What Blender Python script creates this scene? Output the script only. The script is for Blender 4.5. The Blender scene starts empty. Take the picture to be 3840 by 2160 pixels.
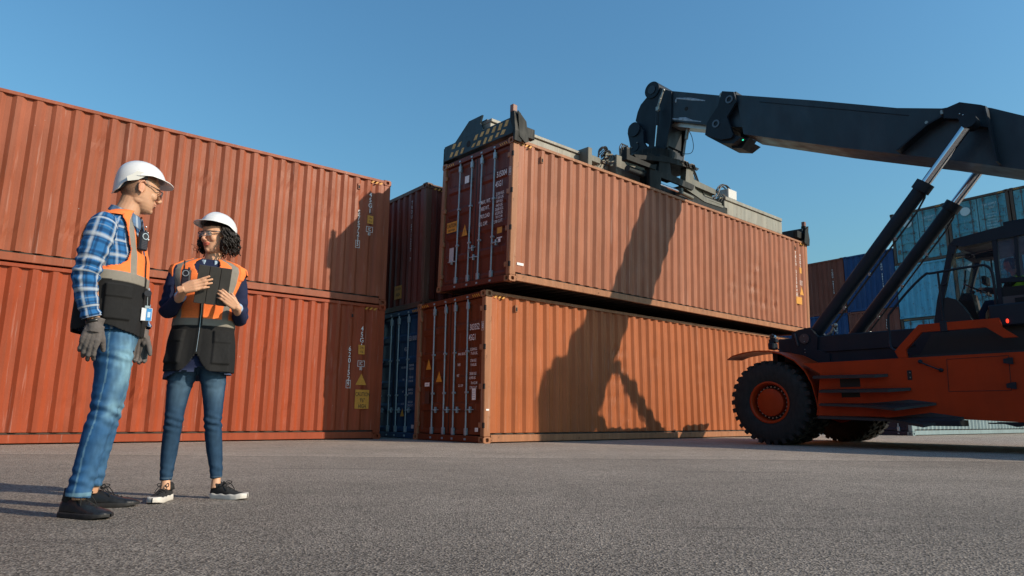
import bpy, math, random
from mathutils import Vector, Matrix, noise
random.seed(7)
S = bpy.context.scene
COL = S.collection
R = math.radians

# ------------------------------------------------------------------ camera, sky, sun, exposure
cam_d = bpy.data.cameras.new('camera'); cam = bpy.data.objects.new('camera', cam_d); COL.objects.link(cam)
cam_d.sensor_width = 36.0; cam_d.lens = 36.0*2499.79/3840.0; cam_d.clip_start = 0.05; cam_d.clip_end = 3000
PITCH, ROLL, CAMH = 0.1897, 0.0077, 0.5044
_f = Vector((0, math.cos(PITCH), math.sin(PITCH))); _u0 = Vector((0, -math.sin(PITCH), math.cos(PITCH))); _r0 = Vector((1, 0, 0))
_rt = math.cos(ROLL)*_r0+math.sin(ROLL)*_u0; _up = -math.sin(ROLL)*_r0+math.cos(ROLL)*_u0
_m = Matrix((_rt, _up, -_f)).transposed().to_4x4(); _m.translation = Vector((0, 0, CAMH)); cam.matrix_world = _m
S.camera = cam

SUN_EL, SUN_AZ = 28.5, 110.5            # degrees; azimuth from +Y towards +X
world = bpy.data.worlds.new('World'); S.world = world; world.use_nodes = True
wt = world.node_tree; wt.nodes.clear()
wo = wt.nodes.new('ShaderNodeOutputWorld'); wb = wt.nodes.new('ShaderNodeBackground'); sk = wt.nodes.new('ShaderNodeTexSky')
sk.sky_type = 'NISHITA'; sk.sun_disc = False; sk.sun_elevation = R(SUN_EL); sk.sun_rotation = R(SUN_AZ)
sk.air_density = 2.0; sk.dust_density = 1.4; sk.ozone_density = 10.0; sk.altitude = 0
wb.inputs['Strength'].default_value = 0.15
tint = wt.nodes.new('ShaderNodeVectorMath'); tint.operation = 'MULTIPLY'; tint.inputs[1].default_value = (.90, 1.09, 1.05)   # slightly greener, clearer air
wt.links.new(sk.outputs[0], tint.inputs[0]); wt.links.new(tint.outputs[0], wb.inputs[0]); wt.links.new(wb.outputs[0], wo.inputs[0])
sun_d = bpy.data.lights.new('sun', 'SUN'); sun_d.energy = 4.7; sun_d.angle = R(0.53); sun_d.color = (1.0, 0.85, 0.66)
sun = bpy.data.objects.new('sun', sun_d); COL.objects.link(sun)
_sd = Vector((math.sin(R(SUN_AZ))*math.cos(R(SUN_EL)), math.cos(R(SUN_AZ))*math.cos(R(SUN_EL)), math.sin(R(SUN_EL))))
sun.rotation_euler = _sd.to_track_quat('Z', 'Y').to_euler(); sun.location = _sd*60
S.view_settings.view_transform = 'Standard'; S.view_settings.look = 'None'; S.view_settings.gamma = 1
S.view_settings.exposure = 0.0

# ------------------------------------------------------------------ materials
def lin(c):
    return tuple((x/12.92 if x <= .04045 else ((x+.055)/1.055)**2.4) for x in c)
def srgb(r, g, b): return lin((r/255., g/255., b/255.))
MATS = {}
def mat(name, col=(.5, .5, .5), rough=.5, metal=0., spec=.5, bump=0., bscale=200., var=0., vscale=3., rust=0., rustcol=(.10, .035, .015),
        stretch=(1, 1, 1), attr=None, trans=0., alpha=1., emit=None, estr=0., sss=0., coat=0., streak=0., fade=None, bdist=.01, sheen=0.):
    if name in MATS: return MATS[name]
    m = bpy.data.materials.new(name); m.use_nodes = True; nt = m.node_tree; N = nt.nodes; L = nt.links
    b = N['Principled BSDF']; b.inputs['Roughness'].default_value = rough; b.inputs['Metallic'].default_value = metal
    b.inputs['Specular IOR Level'].default_value = spec
    b.inputs['Coat Weight'].default_value = coat
    if trans: b.inputs['Transmission Weight'].default_value = trans
    if alpha < 1: b.inputs['Alpha'].default_value = alpha
    if emit: b.inputs['Emission Color'].default_value = (*emit, 1); b.inputs['Emission Strength'].default_value = estr
    if sss: b.inputs['Subsurface Weight'].default_value = sss; b.inputs['Subsurface Scale'].default_value = .01; b.inputs['Subsurface Radius'].default_value = (1, .35, .2)
    if sheen: b.inputs['Sheen Weight'].default_value = sheen
    tc = N.new('ShaderNodeTexCoord')
    if attr:
        a = N.new('ShaderNodeAttribute'); a.attribute_name = attr; cur = a.outputs['Color']
    else:
        rgb = N.new('ShaderNodeRGB'); rgb.outputs[0].default_value = (*col, 1); cur = rgb.outputs[0]
    def mapping(sc):
        mp = N.new('ShaderNodeMapping'); mp.inputs['Scale'].default_value = sc; L.new(tc.outputs['Object'], mp.inputs[0]); return mp.outputs[0]
    def nz(scale, vec, detail=4, rg=.6):
        n = N.new('ShaderNodeTexNoise'); n.inputs['Scale'].default_value = scale; n.inputs['Detail'].default_value = detail; n.inputs['Roughness'].default_value = rg
        L.new(vec, n.inputs['Vector']); return n.outputs['Fac']
    def ramp(f, a, b2, lo=0., hi=1.):
        mr = N.new('ShaderNodeMapRange'); mr.inputs[1].default_value = a; mr.inputs[2].default_value = b2; mr.inputs[3].default_value = lo; mr.inputs[4].default_value = hi
        L.new(f, mr.inputs[0]); return mr.outputs[0]
    def mix(fac, c1, c2, bt='MIX'):
        mx = N.new('ShaderNodeMix'); mx.data_type = 'RGBA'; mx.blend_type = bt
        if hasattr(fac, 'links'): L.new(fac, mx.inputs['Factor'])
        else: mx.inputs['Factor'].default_value = fac
        for s, c in (('A', c1), ('B', c2)):
            sock = [i for i in mx.inputs if i.name == s and i.type == 'RGBA'][0]
            if hasattr(c, 'links'): L.new(c, sock)
            else: sock.default_value = (*c, 1)
        return [o for o in mx.outputs if o.type == 'RGBA'][0]
    if var:
        f = ramp(nz(vscale, mapping(stretch)), .25, .75, 1-var, 1+var)
        v = N.new('ShaderNodeVectorMath'); v.operation = 'SCALE'; L.new(cur, v.inputs[0]); L.new(f, v.inputs['Scale']); cur = v.outputs[0]
    if fade:     # pale weathered patches: (colour, amount, scale)
        f = ramp(nz(fade[2], mapping((1, 1, .35)), 5), .45, .75, 0, fade[1]); cur = mix(f, cur, fade[0])
    if streak:   # vertical run marks
        f = ramp(nz(6, mapping((1, 1, .03)), 4, .65), .3, .7, 1-.75*streak, 1+.75*streak)
        v = N.new('ShaderNodeVectorMath'); v.operation = 'SCALE'; L.new(cur, v.inputs[0]); L.new(f, v.inputs['Scale']); cur = v.outputs[0]
        f = ramp(nz(7, mapping((1, 1, .06)), 5, .7), .52, .72, 0, streak); cur = mix(f, cur, (.16, .10, .07))
        f = ramp(nz(16, mapping((1, 1, .05)), 3, .7), .6, .72, 0, streak*.7); cur = mix(f, cur, (.75, .62, .55))
        g = ramp(nz(26, mapping((1, 1, .5)), 2, .5), (.80), .815, 0, .5); cur = mix(g, cur, (.78, .66, .58))
    if rust:
        f = ramp(nz(9, mapping((1, 1, .6)), 8, .75), .60-.12*rust, .70-.1*rust, 0, 1); cur = mix(f, cur, rustcol)
    L.new(cur, b.inputs['Base Color'])
    if bump:
        bp = N.new('ShaderNodeBump'); bp.inputs['Strength'].default_value = bump; bp.inputs['Distance'].default_value = bdist
        L.new(nz(bscale, mapping((1, 1, 1)), 5), bp.inputs['Height']); L.new(bp.outputs[0], b.inputs['Normal'])
        if not metal: L.new(ramp(nz(vscale*2, mapping((1, 1, .4))), .3, .7, max(.05, rough-.1), min(1, rough+.12)), b.inputs['Roughness'])
    MATS[name] = m; return m

# ------------------------------------------------------------------ mesh helpers
class MB:
    def __init__(s): s.v = []; s.f = []; s.g = []
    def add(s, vs, fs):
        o = len(s.v); s.g.append((o, len(s.f))); s.v += [tuple(x) for x in vs]; s.f += [tuple(i+o for i in q) for q in fs]; return s
    def box(s, x0, x1, y0, y1, z0, z1, M=None, bev=0):
        if x0 > x1: x0, x1 = x1, x0
        if y0 > y1: y0, y1 = y1, y0
        if z0 > z1: z0, z1 = z1, z0
        b = min(bev, (x1-x0)*.4, (y1-y0)*.4, (z1-z0)*.4)
        if b <= 0:
            vs = [(x, y, z) for x in (x0, x1) for y in (y0, y1) for z in (z0, z1)]
            fs = [(0, 1, 3, 2), (4, 6, 7, 5), (0, 4, 5, 1), (2, 3, 7, 6), (0, 2, 6, 4), (1, 5, 7, 3)]
        else:
            vs = []; fs = []
            idx = {}
            X = (x0, x1); Y = (y0, y1); Z = (z0, z1)
            for i in (0, 1):
                for j in (0, 1):
                    for k in (0, 1):
                        sx, sy, sz = (1-2*i)*b, (1-2*j)*b, (1-2*k)*b
                        idx[i, j, k, 0] = len(vs); vs.append((X[i], Y[j]+sy, Z[k]+sz))
                        idx[i, j, k, 1] = len(vs); vs.append((X[i]+sx, Y[j], Z[k]+sz))
                        idx[i, j, k, 2] = len(vs); vs.append((X[i]+sx, Y[j]+sy, Z[k]))
            for i in (0, 1):
                q = [idx[i, j, k, 0] for j, k in ((0, 0), (0, 1), (1, 1), (1, 0))]; fs.append(q if i == 0 else q[::-1])
                q = [idx[j, i, k, 1] for j, k in ((0, 0), (1, 0), (1, 1), (0, 1))]; fs.append(q if i == 0 else q[::-1])
                q = [idx[j, k, i, 2] for j, k in ((0, 0), (0, 1), (1, 1), (1, 0))]; fs.append(q if i == 0 else q[::-1])
            for i in (0, 1):
                for j in (0, 1):
                    fs.append([idx[i, j, 0, 0], idx[i, j, 0, 1], idx[i, j, 1, 1], idx[i, j, 1, 0]])
                    fs.append([idx[i, 0, j, 0], idx[i, 0, j, 2], idx[i, 1, j, 2], idx[i, 1, j, 0]])
                    fs.append([idx[0, i, j, 1], idx[0, i, j, 2], idx[1, i, j, 2], idx[1, i, j, 1]])
                    for k in (0, 1): fs.append([idx[i, j, k, 0], idx[i, j, k, 1], idx[i, j, k, 2]])
        if M: vs = [M @ Vector(q) for q in vs]
        return s.add(vs, fs)
    def prism(s, poly, a, b, axis='y', M=None):
        # poly of 2-D points extruded between a and b along axis
        n = len(poly)
        def p(u, w, t): return {'y': (u, t, w), 'x': (t, u, w), 'z': (u, w, t)}[axis]
        vs = [p(u, w, a) for u, w in poly]+[p(u, w, b) for u, w in poly]
        if M: vs = [M @ Vector(q) for q in vs]
        return s.add(vs, [tuple(range(n))[::-1], tuple(range(n, 2*n))]+[(i, (i+1) % n, n+(i+1) % n, n+i) for i in range(n)])
    def loft(s, rings, cap=True, closed=True):
        n = len(rings[0]); vs = [p for r in rings for p in r]; fs = []
        for i in range(len(rings)-1):
            for j in range(n if closed else n-1):
                k = (j+1) % n; fs.append((i*n+j, i*n+k, (i+1)*n+k, (i+1)*n+j))
        if cap: fs.append(tuple(range(n))[::-1]); fs.append(tuple((len(rings)-1)*n+j for j in range(n)))
        return s.add(vs, fs)
    def tube(s, pts, r, n=10, cap=True, flat=1.0, side=None):
        pts = [Vector(p) for p in pts]; rs = r if isinstance(r, (list, tuple)) else [r]*len(pts); rings = []
        up = Vector(side) if side else None
        prev = None
        for i, p in enumerate(pts):
            t = (pts[min(i+1, len(pts)-1)]-pts[max(i-1, 0)]).normalized()
            if prev is None:
                a = up if up else (Vector((0, 0, 1)) if abs(t.z) < .9 else Vector((1, 0, 0)))
            else: a = prev
            u = (a-t*a.dot(t)).normalized(); w = t.cross(u); prev = u
            rings.append([p+u*(math.cos(2*math.pi*j/n)*rs[i])+w*(math.sin(2*math.pi*j/n)*rs[i]*flat) for j in range(n)])
        return s.loft(rings, cap)
    def cyl(s, p0, p1, r, n=16): return s.tube([p0, p1], r, n)
    def disc_ring(s, c, r0, r1, y0, y1, n=32):
        # annulus around Y axis
        rings = []
        for (r, y) in ((r0, y0), (r1, y0), (r1, y1), (r0, y1), (r0, y0)):
            rings.append([(c[0]+r*math.cos(2*math.pi*j/n), y, c[1]+r*math.sin(2*math.pi*j/n)) for j in range(n)])
        return s.loft(rings, False)
    def ball(s, c, r, nu=14, nv=10, M=None):
        rx, ry, rz = r if isinstance(r, (list, tuple)) else (r, r, r); rings = []
        for i in range(nv+1):
            t = math.pi*(i+.001)/(nv+.002); rings.append([Vector((c[0]+rx*math.sin(t)*math.cos(2*math.pi*j/nu), c[1]+ry*math.sin(t)*math.sin(2*math.pi*j/nu), c[2]-rz*math.cos(t))) for j in range(nu)])
        if M: rings = [[M @ p for p in r] for r in rings]
        return s.loft(rings, True)
    def build(s, name, m=None, parent=None, smooth=False, cols=None, label=None, angle=None):
        me = bpy.data.meshes.new(name); me.from_pydata(s.v, [], s.f); me.update()
        if smooth:
            for p in me.polygons: p.use_smooth = True
        if angle is not None:
            for p in me.polygons: p.use_smooth = True
            me.set_sharp_from_angle(angle=R(angle))
        if cols: 
            ca = me.color_attributes.new('Col', 'FLOAT_COLOR', 'POINT'); ca.data.foreach_set('color', [x for c in cols for x in (*c, 1)])
        if m: me.materials.append(m)
        o = bpy.data.objects.new(name, me); COL.objects.link(o)
        if parent: o.parent = parent
        if label: o['label'] = label
        return o
def build_each(mb, name, m, parent, **k):
    """one object for every piece added to mb"""
    out = []; G = mb.g+[(len(mb.v), len(mb.f))]
    for (a, fa), (b, fb) in zip(G, G[1:]):
        q = mb.__class__(); q.v = mb.v[a:b]; q.f = [tuple(i-a for i in f) for f in mb.f[fa:fb]]; out.append(q.build(name, m, parent, **k))
    return out
def tag(o, label=None, cat=None, group=None, kind=None):
    for k, v in (('label', label), ('category', cat), ('group', group), ('kind', kind)):
        if v: o[k] = v
    return o
def empty(name, M, label, cat, group=None):
    o = bpy.data.objects.new(name, None); COL.objects.link(o); o.matrix_world = M; o.empty_display_size = .2
    return tag(o, label, cat, group)
def frame_m(org, ax, ay, az):
    M = Matrix((Vector(ax), Vector(ay), Vector(az))).transposed().to_4x4(); M.translation = Vector(org); return M

_txt = {}
def text_mesh(t, size, sx=1.0, space=1.0):
    k = (t, round(size, 4), sx)
    if k in _txt: return _txt[k]
    cu = bpy.data.curves.new('t', 'FONT'); cu.body = t; cu.size = size; cu.extrude = 0; cu.align_x = 'CENTER'; cu.align_y = 'CENTER'; cu.resolution_u = 2; cu.offset = size*.007; cu.space_character = space
    o = bpy.data.objects.new('t', cu); COL.objects.link(o); dg = bpy.context.evaluated_depsgraph_get(); me = o.evaluated_get(dg).to_mesh()
    vs = [(v.co.x*sx, v.co.y) for v in me.vertices]; fs = [tuple(p.vertices) for p in me.polygons]
    o.evaluated_get(dg).to_mesh_clear(); bpy.data.objects.remove(o); bpy.data.curves.remove(cu)
    _txt[k] = (vs, fs); return _txt[k]
def text_at(mb, t, size, org, ex, ez, sx=1.0):
    # lays text on a plane; ex = reading direction, ez = up direction
    vs, fs = text_mesh(t, size, sx); org = Vector(org); ex = Vector(ex); ez = Vector(ez)
    return mb.add([org+ex*x+ez*y for x, y in vs], fs)

# ------------------------------------------------------------------ shared materials
WHITE = mat('white_stencil_paint', (.82, .80, .78), .6, var=.25, vscale=60)
GREYP = mat('grey_stencil_paint', (.48, .48, .5), .6)
YEL = mat('yellow_sticker', (.62, .27, .03), .55, var=.18, vscale=18)
BLK = mat('black_print', (.015, .013, .012), .6)
DARK = mat('dark_void', (.012, .010, .010), .8)
ZINC = mat('galvanised_steel', (.34, .42, .46), .42, metal=.35, var=.12, vscale=14)
BLUEP = mat('blue_sticker', (.05, .12, .42), .5)
PLY = mat('container_plywood', (.05, .035, .025), .8)
def paint(name, col, rust=0., streak=.18, rough=.46, fade=None, var=.10):
    return mat(name, col, rough, var=var, vscale=1.6, bump=.12, bscale=30, bdist=.02, rust=rust, streak=streak, fade=fade, spec=.22)

# ------------------------------------------------------------------ shipping containers
# local frame: x along the length from the visible end, y across (away), z up
def side_wall(L, H, ysgn, W, x0=.16, x1=None, pitch=.278, depth=.043, rows=10, dent=0., seed=0, z0=.188, z1=None):
    x1 = x1 or L-.16; z1 = z1 or H-.075
    prof = []; x = x0; k = 0
    n = max(1, int((x1-x0-.07)/pitch)); off = ((x1-x0)-n*pitch-.072)/2
    prof.append((x0, 0)); x = x0+off+.001
    for i in range(n):
        prof += [(x, 0), (x+.074, 0), (x+.136, 1), (x+.214, 1)]; x += pitch
    prof += [(x, 0), (x+.072, 0), (x1, 0)]
    mb = MB(); vs = []; fs = []; m = len(prof); base = .014
    for r in range(rows+1):
        z = z0+(z1-z0)*r/rows; e = math.sin(math.pi*r/rows)
        for (px, d) in prof:
            w = noise.noise(Vector((px*.9+seed*7.3, z*1.1, seed)))*.009*e
            if dent:
                for (dx, dz, rad, amt) in (dent_spots if dent == 1 else dents[dent-2]):
                    q = ((px-dx)/rad)**2+((z-dz)/rad/1.6)**2
                    if q < 4: w -= 0  ; w += amt*math.exp(-q*1.5)*(.3+.7*math.sin(px*23+z*9)**2)
            y = base+d*depth+w
            sxj = noise.noise(Vector((px*3+seed, z*1.6, 5+seed)))*.006*e
            vs.append((px+sxj, y if ysgn < 0 else W-y, z))
    for r in range(rows):
        for i in range(m-1):
            a = r*m+i; q = (a, a+1, a+1+m, a+m); fs.append(q if ysgn < 0 else q[::-1])
    return mb.add(vs, fs)
_dr = random.Random(5)
dents = [[(_dr.uniform(.6, 11.6), _dr.choice((_dr.uniform(.3, .9), _dr.uniform(.9, 2.4))), _dr.uniform(.10, .32), _dr.uniform(.012, .028)) for _ in range(14)] for _ in range(4)]
dent_spots = [(8.9, 1.0, .35, .03), (9.5, .75, .22, .035), (10.1, .8, .2, .04), (9.2, 1.7, .18, .03), (10.35, 2.0, .12, .03), (7.9, .9, .3, .02)]

def casting(mb, x0, x1, y0, y1, z0, z1, holes):
    """corner casting; holes = set of faces 'x-','x+','y-','y+','z+' that carry the oval hole"""
    n = 16; cx, cy, cz = (x0+x1)/2, (y0+y1)/2, (z0+z1)/2
    def face(o, e1, e2, nrm, h1, h2, hole):
        o, e1, e2, nrm = map(Vector, (o, e1, e2, nrm))
        rect = []; oval = []
        for j in range(n):
            a = 2*math.pi*(j+.5)/n; c, s_ = math.cos(a), math.sin(a); k = 1/max(abs(c), abs(s_))
            rect.append(o+e1*(c*k*h1)+e2*(s_*k*h2)); w1, w2 = min(.038, h1*.55), min(.052, h2*.62)
            p = 3.0; q = (abs(c)**p+abs(s_)**p)**(-1/p); oval.append(o+e1*(c*q*w1)+e2*(s_*q*w2))
        if hole:
            mb.loft([rect, oval], False); mb.loft([oval, [v-nrm*.05 for v in oval]], False)
            mb.add([v-nrm*.05 for v in oval], [tuple(range(n))])
        else:
            mb.add([o-e1*h1-e2*h2, o+e1*h1-e2*h2, o+e1*h1+e2*h2, o-e1*h1+e2*h2], [(0, 1, 2, 3)])
    hx, hy, hz = (x1-x0)/2, (y1-y0)/2, (z1-z0)/2
    face((x0, cy, cz), (0, -1, 0), (0, 0, 1), (-1, 0, 0), hy, hz, 'x-' in holes)
    face((x1, cy, cz), (0, 1, 0), (0, 0, 1), (1, 0, 0), hy, hz, 'x+' in holes)
    face((cx, y0, cz), (1, 0, 0), (0, 0, 1), (0, -1, 0), hx, hz, 'y-' in holes)
    face((cx, y1, cz), (-1, 0, 0), (0, 0, 1), (0, 1, 0), hx, hz, 'y+' in holes)
    face((cx, cy, z1), (1, 0, 0), (0, 1, 0), (0, 0, 1), hx, hy, 'z+' in holes)
    face((cx, cy, z0), (1, 0, 0), (0, -1, 0), (0, 0, -1), hx, hy, False)

def merged(fn):
    def w(mb, *a, **k):
        n = len(mb.g); r = fn(mb, *a, **k); mb.g = mb.g[:n+1]; return r
    return w
@merged
def hazard(mb, x0, x1, z0, z1, yv, n=3, lean=.05, plane='side'):
    w = (x1-x0)/(2*n-1)
    for i in range(n):
        a = x0+2*i*w
        q = [(a, z0), (a+w, z0), (a+w+lean, z1), (a+lean, z1)]
        mb.add([(u, yv, z) if plane == 'side' else (yv, u, z) for u, z in q], [(0, 1, 2, 3)])

def container(label, M, paint_m, L=12.192, W=2.438, H=2.896, near='doors', far='wall', group=None, dent=0, seed=0, under=True, marks=None,
              detail=2, bar_m=None, post_m=None, handles='low', farwall=True, name='shipping_container', mirror_vents=True, door_m=None):
    t = empty(name, M, label, 'shipping container', group)
    post_m = post_m or paint_m; bar_m = bar_m or ZINC
    side_wall(L, H, -1, W, dent=dent, seed=seed, rows=20 if detail > 1 else 3).build('side_panel', paint_m, t)
    if farwall: side_wall(L, H, 1, W, seed=seed+3, rows=2).build('side_panel', paint_m, t)
    # roof with shallow cross corrugation
    mb = MB(); n = 40; vs = []; fs = []
    for i in range(n*2+1):
        x = .05+(L-.1)*i/(2*n); z = H-.028-(.014 if i % 2 else 0); vs += [(x, .03, z), (x, W-.03, z)]
    for i in range(2*n): fs.append((2*i, 2*i+2, 2*i+3, 2*i+1))
    mb.add(vs, fs); mb.build('roof', paint_m, t)
    # rails
    mb = MB()
    for y0, y1 in ((0, .06), (W-.06, W)): mb.box(.17, L-.17, y0, y1, H-.076, H-.012, bev=.006)
    build_each(mb, 'top_rail', post_m, t)
    mb = MB()
    for y0, y1 in ((.0, .06), (W-.06, W)): mb.box(.17, L-.17, y0, y1, .02, .152, bev=.006)
    build_each(mb, 'bottom_rail', post_m, t)
    mb = MB(); mb.box(.17, L-.17, .075, W-.075, .1525, .2); mb.build('floor_edge', PLY, t)
    if under:
        mb = MB(); mb.box(.16, L-.16, .05, W-.05, .155, .18)
        k = int(L/.33)
        for i in range(k): x = .4+i*(L-.8)/(k-1); mb.box(x-.02, x+.02, .051, W-.051, .03, .154); mb.box(x-.02, x+.03, .051, W-.051, .026, .032)
        mb.build('underframe', PLY, t)
    # posts and castings
    for ex in (0, 1):
        for ey in (0, 1):
            mb = MB()
            xa, xb = (.004, .165) if ex == 0 else (L-.165, L-.004); ya, yb = (.004, .12) if ey == 0 else (W-.12, W-.004)
            mb.box(xa, xb, ya, yb, .118, H-.118, bev=.012)
            po = mb.build('corner_post', post_m, t)
            for z0, z1 in ((0, .118), (H-.118, H+.004)):
                mb = MB(); X0, X1 = (-.004, .174) if ex == 0 else (L-.174, L+.004); Y0, Y1 = (-.004, .158) if ey == 0 else (W-.158, W+.004)
                hs = {'x-' if ex == 0 else 'x+', 'y-' if ey == 0 else 'y+'}
                if z0 > 1: hs.add('z+')
                casting(mb, X0, X1, Y0, Y1, z0, z1, hs); mb.build('corner_casting', post_m, t)
    def end(xf, kind, sg):
        # xf = x of the end plane; sg = -1 for the end facing -x
        q = lambda d: xf-sg*d     # d = inward distance
        def bx(mb, d0, d1, y0, y1, z0, z1, bev=0): mb.box(q(d0), q(d1), y0, y1, z0, z1, bev=bev)
        if kind == 'doors':
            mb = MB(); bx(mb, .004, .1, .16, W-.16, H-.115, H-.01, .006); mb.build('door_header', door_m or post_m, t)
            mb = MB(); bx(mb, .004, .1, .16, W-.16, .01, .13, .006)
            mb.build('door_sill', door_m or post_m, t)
            for s0 in (0, 1):
                y0, y1 = (.135, W/2-.012) if s0 == 0 else (W/2+.012, W-.135)
                # pressed door leaf: five wide swages
                zs = [.15]; prof = []; zb, zt = .15, H-.13; n = 5; h = (zt-zb)/n
                for i in range(n):
                    a = zb+i*h; prof += [(a, 0), (a+.10*h, 0), (a+.2*h, 1), (a+.8*h, 1), (a+.9*h, 0)]
                prof.append((zt, 0))
                mb = MB(); yi = [y0, y0+.07, y0+.11, y1-.11, y1-.07, y1]; fl = [0, 0, 1, 1, 0, 0]; vs = []; fs = []
                for (z, d) in prof:
                    for k2, y in enumerate(yi): vs.append((q(.05+.028*d*fl[k2]), y, z))
                m = len(yi)
                for r in range(len(prof)-1):
                    for i in range(m-1): a = r*m+i; fs.append((a, a+m, a+m+1, a+1) if sg < 0 else (a, a+1, a+m+1, a+m))
                mb.add(vs, fs)
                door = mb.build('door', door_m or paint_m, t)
                bars = (.60, 1.03) if s0 == 0 else (1.37, 1.79)
                if L < 7 or detail < 2: bars = (.42, .98) if s0 == 0 else (1.46, 2.02)
                gk = MB(); bx(gk, .045, .06, (y1 if s0 == 0 else y0-.012), (y1+.012 if s0 == 0 else y0), .15, H-.13); gk.build('door_gasket', BLK, door)
                for bi, by in enumerate(bars):
                    mb = MB(); mb.tube([(q(.022), by, .07), (q(.022), by, H-.075)], .017, 8)
                    for zc in (.2, H-.24):
                        mb.box(q(.0), q(.05), by-.04, by+.035, zc-.07, zc+.07, bev=.008)
                    for zc in (.06, H-.07): mb.box(q(-.004), q(.04), by-.028, by+.028, zc-.02, zc+.02, bev=.004)
                    for zc in (.95, H-1.15): mb.box(q(.0), q(.05), by-.05, by+.03, zc-.02, zc+.02, bev=.004)
                    lb = mb.build('locking_bar', bar_m, door)
                    if detail > 0:
                        hz_ = .61 if handles == 'low' else (.81 if bi == 0 else .61)
                        mb = MB(); dr = 1 if bi == 0 and s0 == 0 or True else -1
                        dirn = (-1 if handles == 'low' or bi == 0 else 1)
                        mb.tube([(q(.01), by, hz_), (q(-.004), by+dirn*.10, hz_+.008), (q(-.002), by+dirn*.27, hz_+.01)], [.014, .012, .007], 8)
                        mb.box(q(-.012), q(.04), by+dirn*.13, by+dirn*.16, hz_-.055, hz_+.065, bev=.006)
                        mb.ball((q(.0), by+dirn*.145, hz_), .024, 8, 6)
                        mb.build('door_handle', bar_m, door)
                if detail > 1:
                    mb = MB()
                    for zc in (.33, 1.05, 1.8, 2.55):
                        yh = .12 if s0 == 0 else W-.12
                        mb.box(q(.0), q(.05), yh-.05, yh+.06, zc-.05, zc+.05, bev=.008)
                    build_each(mb, 'hinge', post_m, door)
        else:
            mb = MB(); bx(mb, .004, .1, .16, W-.16, H-.1, H-.01, .006); bx(mb, .004, .1, .16, W-.16, .01, .13, .006); build_each(mb, 'end_rail', post_m, t)
            prof = [(.118, 0)]; y = .16; n = 8; pt = (W-.32)/n
            for i in range(n): prof += [(y, 0), (y+.33*pt, 0), (y+.5*pt, 1), (y+.83*pt, 1)]; y += pt
            prof.append((W-.118, 0)); vs = []; fs = []; m = len(prof)
            for z in (.13, .7, 1.4, 2.1, H-.1):
                for (y, d) in prof: vs.append((q(.015+.045*d+noise.noise(Vector((y*2, z, seed+9)))*.006), y, z))
            for r in range(4):
                for i in range(m-1): a = r*m+i; fs.append((a, a+m, a+m+1, a+1) if sg < 0 else (a, a+1, a+m+1, a+m))
            MB().add(vs, fs).build('end_panel', paint_m, t)
    end(0, near, -1); end(L, far, 1)
    if detail > 0:
        for xv in ((.78, L-.78) if mirror_vents else (.78,)):
            mb = MB(); mb.box(xv-.035, xv+.035, -.006, .03, 2.54, 2.68, bev=.008)
            v = mb.build('vent', post_m, t); mb = MB(); mb.box(xv-.02, xv+.02, -.009, -.0065, 2.56, 2.63); mb.build('vent_opening', DARK, v)
        mb = MB()
        for xs in (.2, L-.5): hazard(mb, xs, xs+.25, H-.135, H-.08, -.001, 3, .05)
        if near == 'doors':
            hazard(mb, .18, .40, H-.10, H-.045, -.001, 4, .04, 'end'); hazard(mb, W-.44, W-.2, H-.10, H-.045, -.001, 4, .04, 'end')
        build_each(mb, 'hazard_stripes', YEL, t)
        if detail > 1 and near == 'doors':
            mb = MB()
            for zc in (.33, 1.05, 1.8, 2.55): mb.box(.0, .022, -.001, .05, zc-.05, zc+.05)
            build_each(mb, 'hinge_slot', DARK, t)
    return t

def end_text(mb, t_, y, z, size, x=-.004, sx=.62):
    # text centred at y on the end facing -x (reading direction is -y there)
    text_at(mb, t_, size, (x, y, z), (0, -1, 0), (0, 0, 1), sx)
def side_text(mb, t_, xc, z, size, y=.006, sx=.7, dirx=1):
    text_at(mb, t_, size, (xc, y, z), (dirx, 0, 0), (0, 0, 1), sx)
@merged
def side_column(mb, s_, xc, ztop, step, size, y=.006, dirx=1, sx=.85):
    for i, ch in enumerate(s_):
        if ch != ' ': side_text(mb, ch, xc, ztop-i*step, size, y, sx, dirx)
@merged
def end_column(mb, s_, y, ztop, step, size, x=.008, sx=.85):
    for i, ch in enumerate(s_):
        if ch != ' ': end_text(mb, ch, y, ztop-i*step, size, x, sx)
@merged
def rect_outline(mb, xc, zc, w, h, y, th=.008, plane='side'):
    for a0, a1, b0, b1 in ((-w/2, w/2, -h/2, -h/2+th), (-w/2, w/2, h/2-th, h/2), (-w/2, -w/2+th, -h/2+th, h/2-th), (w/2-th, w/2, -h/2+th, h/2-th)):
        q = [(xc+a0, zc+b0), (xc+a1, zc+b0), (xc+a1, zc+b1), (xc+a0, zc+b1)]
        mb.add([(u, y, z) if plane == 'side' else (y, u, z) for u, z in q], [(0, 1, 2, 3)])
def quad(mb, u0, u1, z0, z1, y, plane='side'):
    q = [(u0, z0), (u1, z0), (u1, z1), (u0, z1)]
    mb.add([(u, y, z) if plane == 'side' else (y, u, z) for u, z in q], [(0, 1, 2, 3)])
def tri(mb, uc, zb, w, h, y, plane='side'):
    q = [(uc-w/2, zb), (uc+w/2, zb), (uc, zb+h)]
    mb.add([(u, y, z) if plane == 'side' else (y, u, z) for u, z in q], [(0, 1, 2)])
def az_frame(x, y, z, az):
    a = Vector((math.sin(az), math.cos(az), 0)); b = Vector((-math.cos(az), math.sin(az), 0)); return frame_m((x, y, z), a, b, (0, 0, 1))

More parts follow.
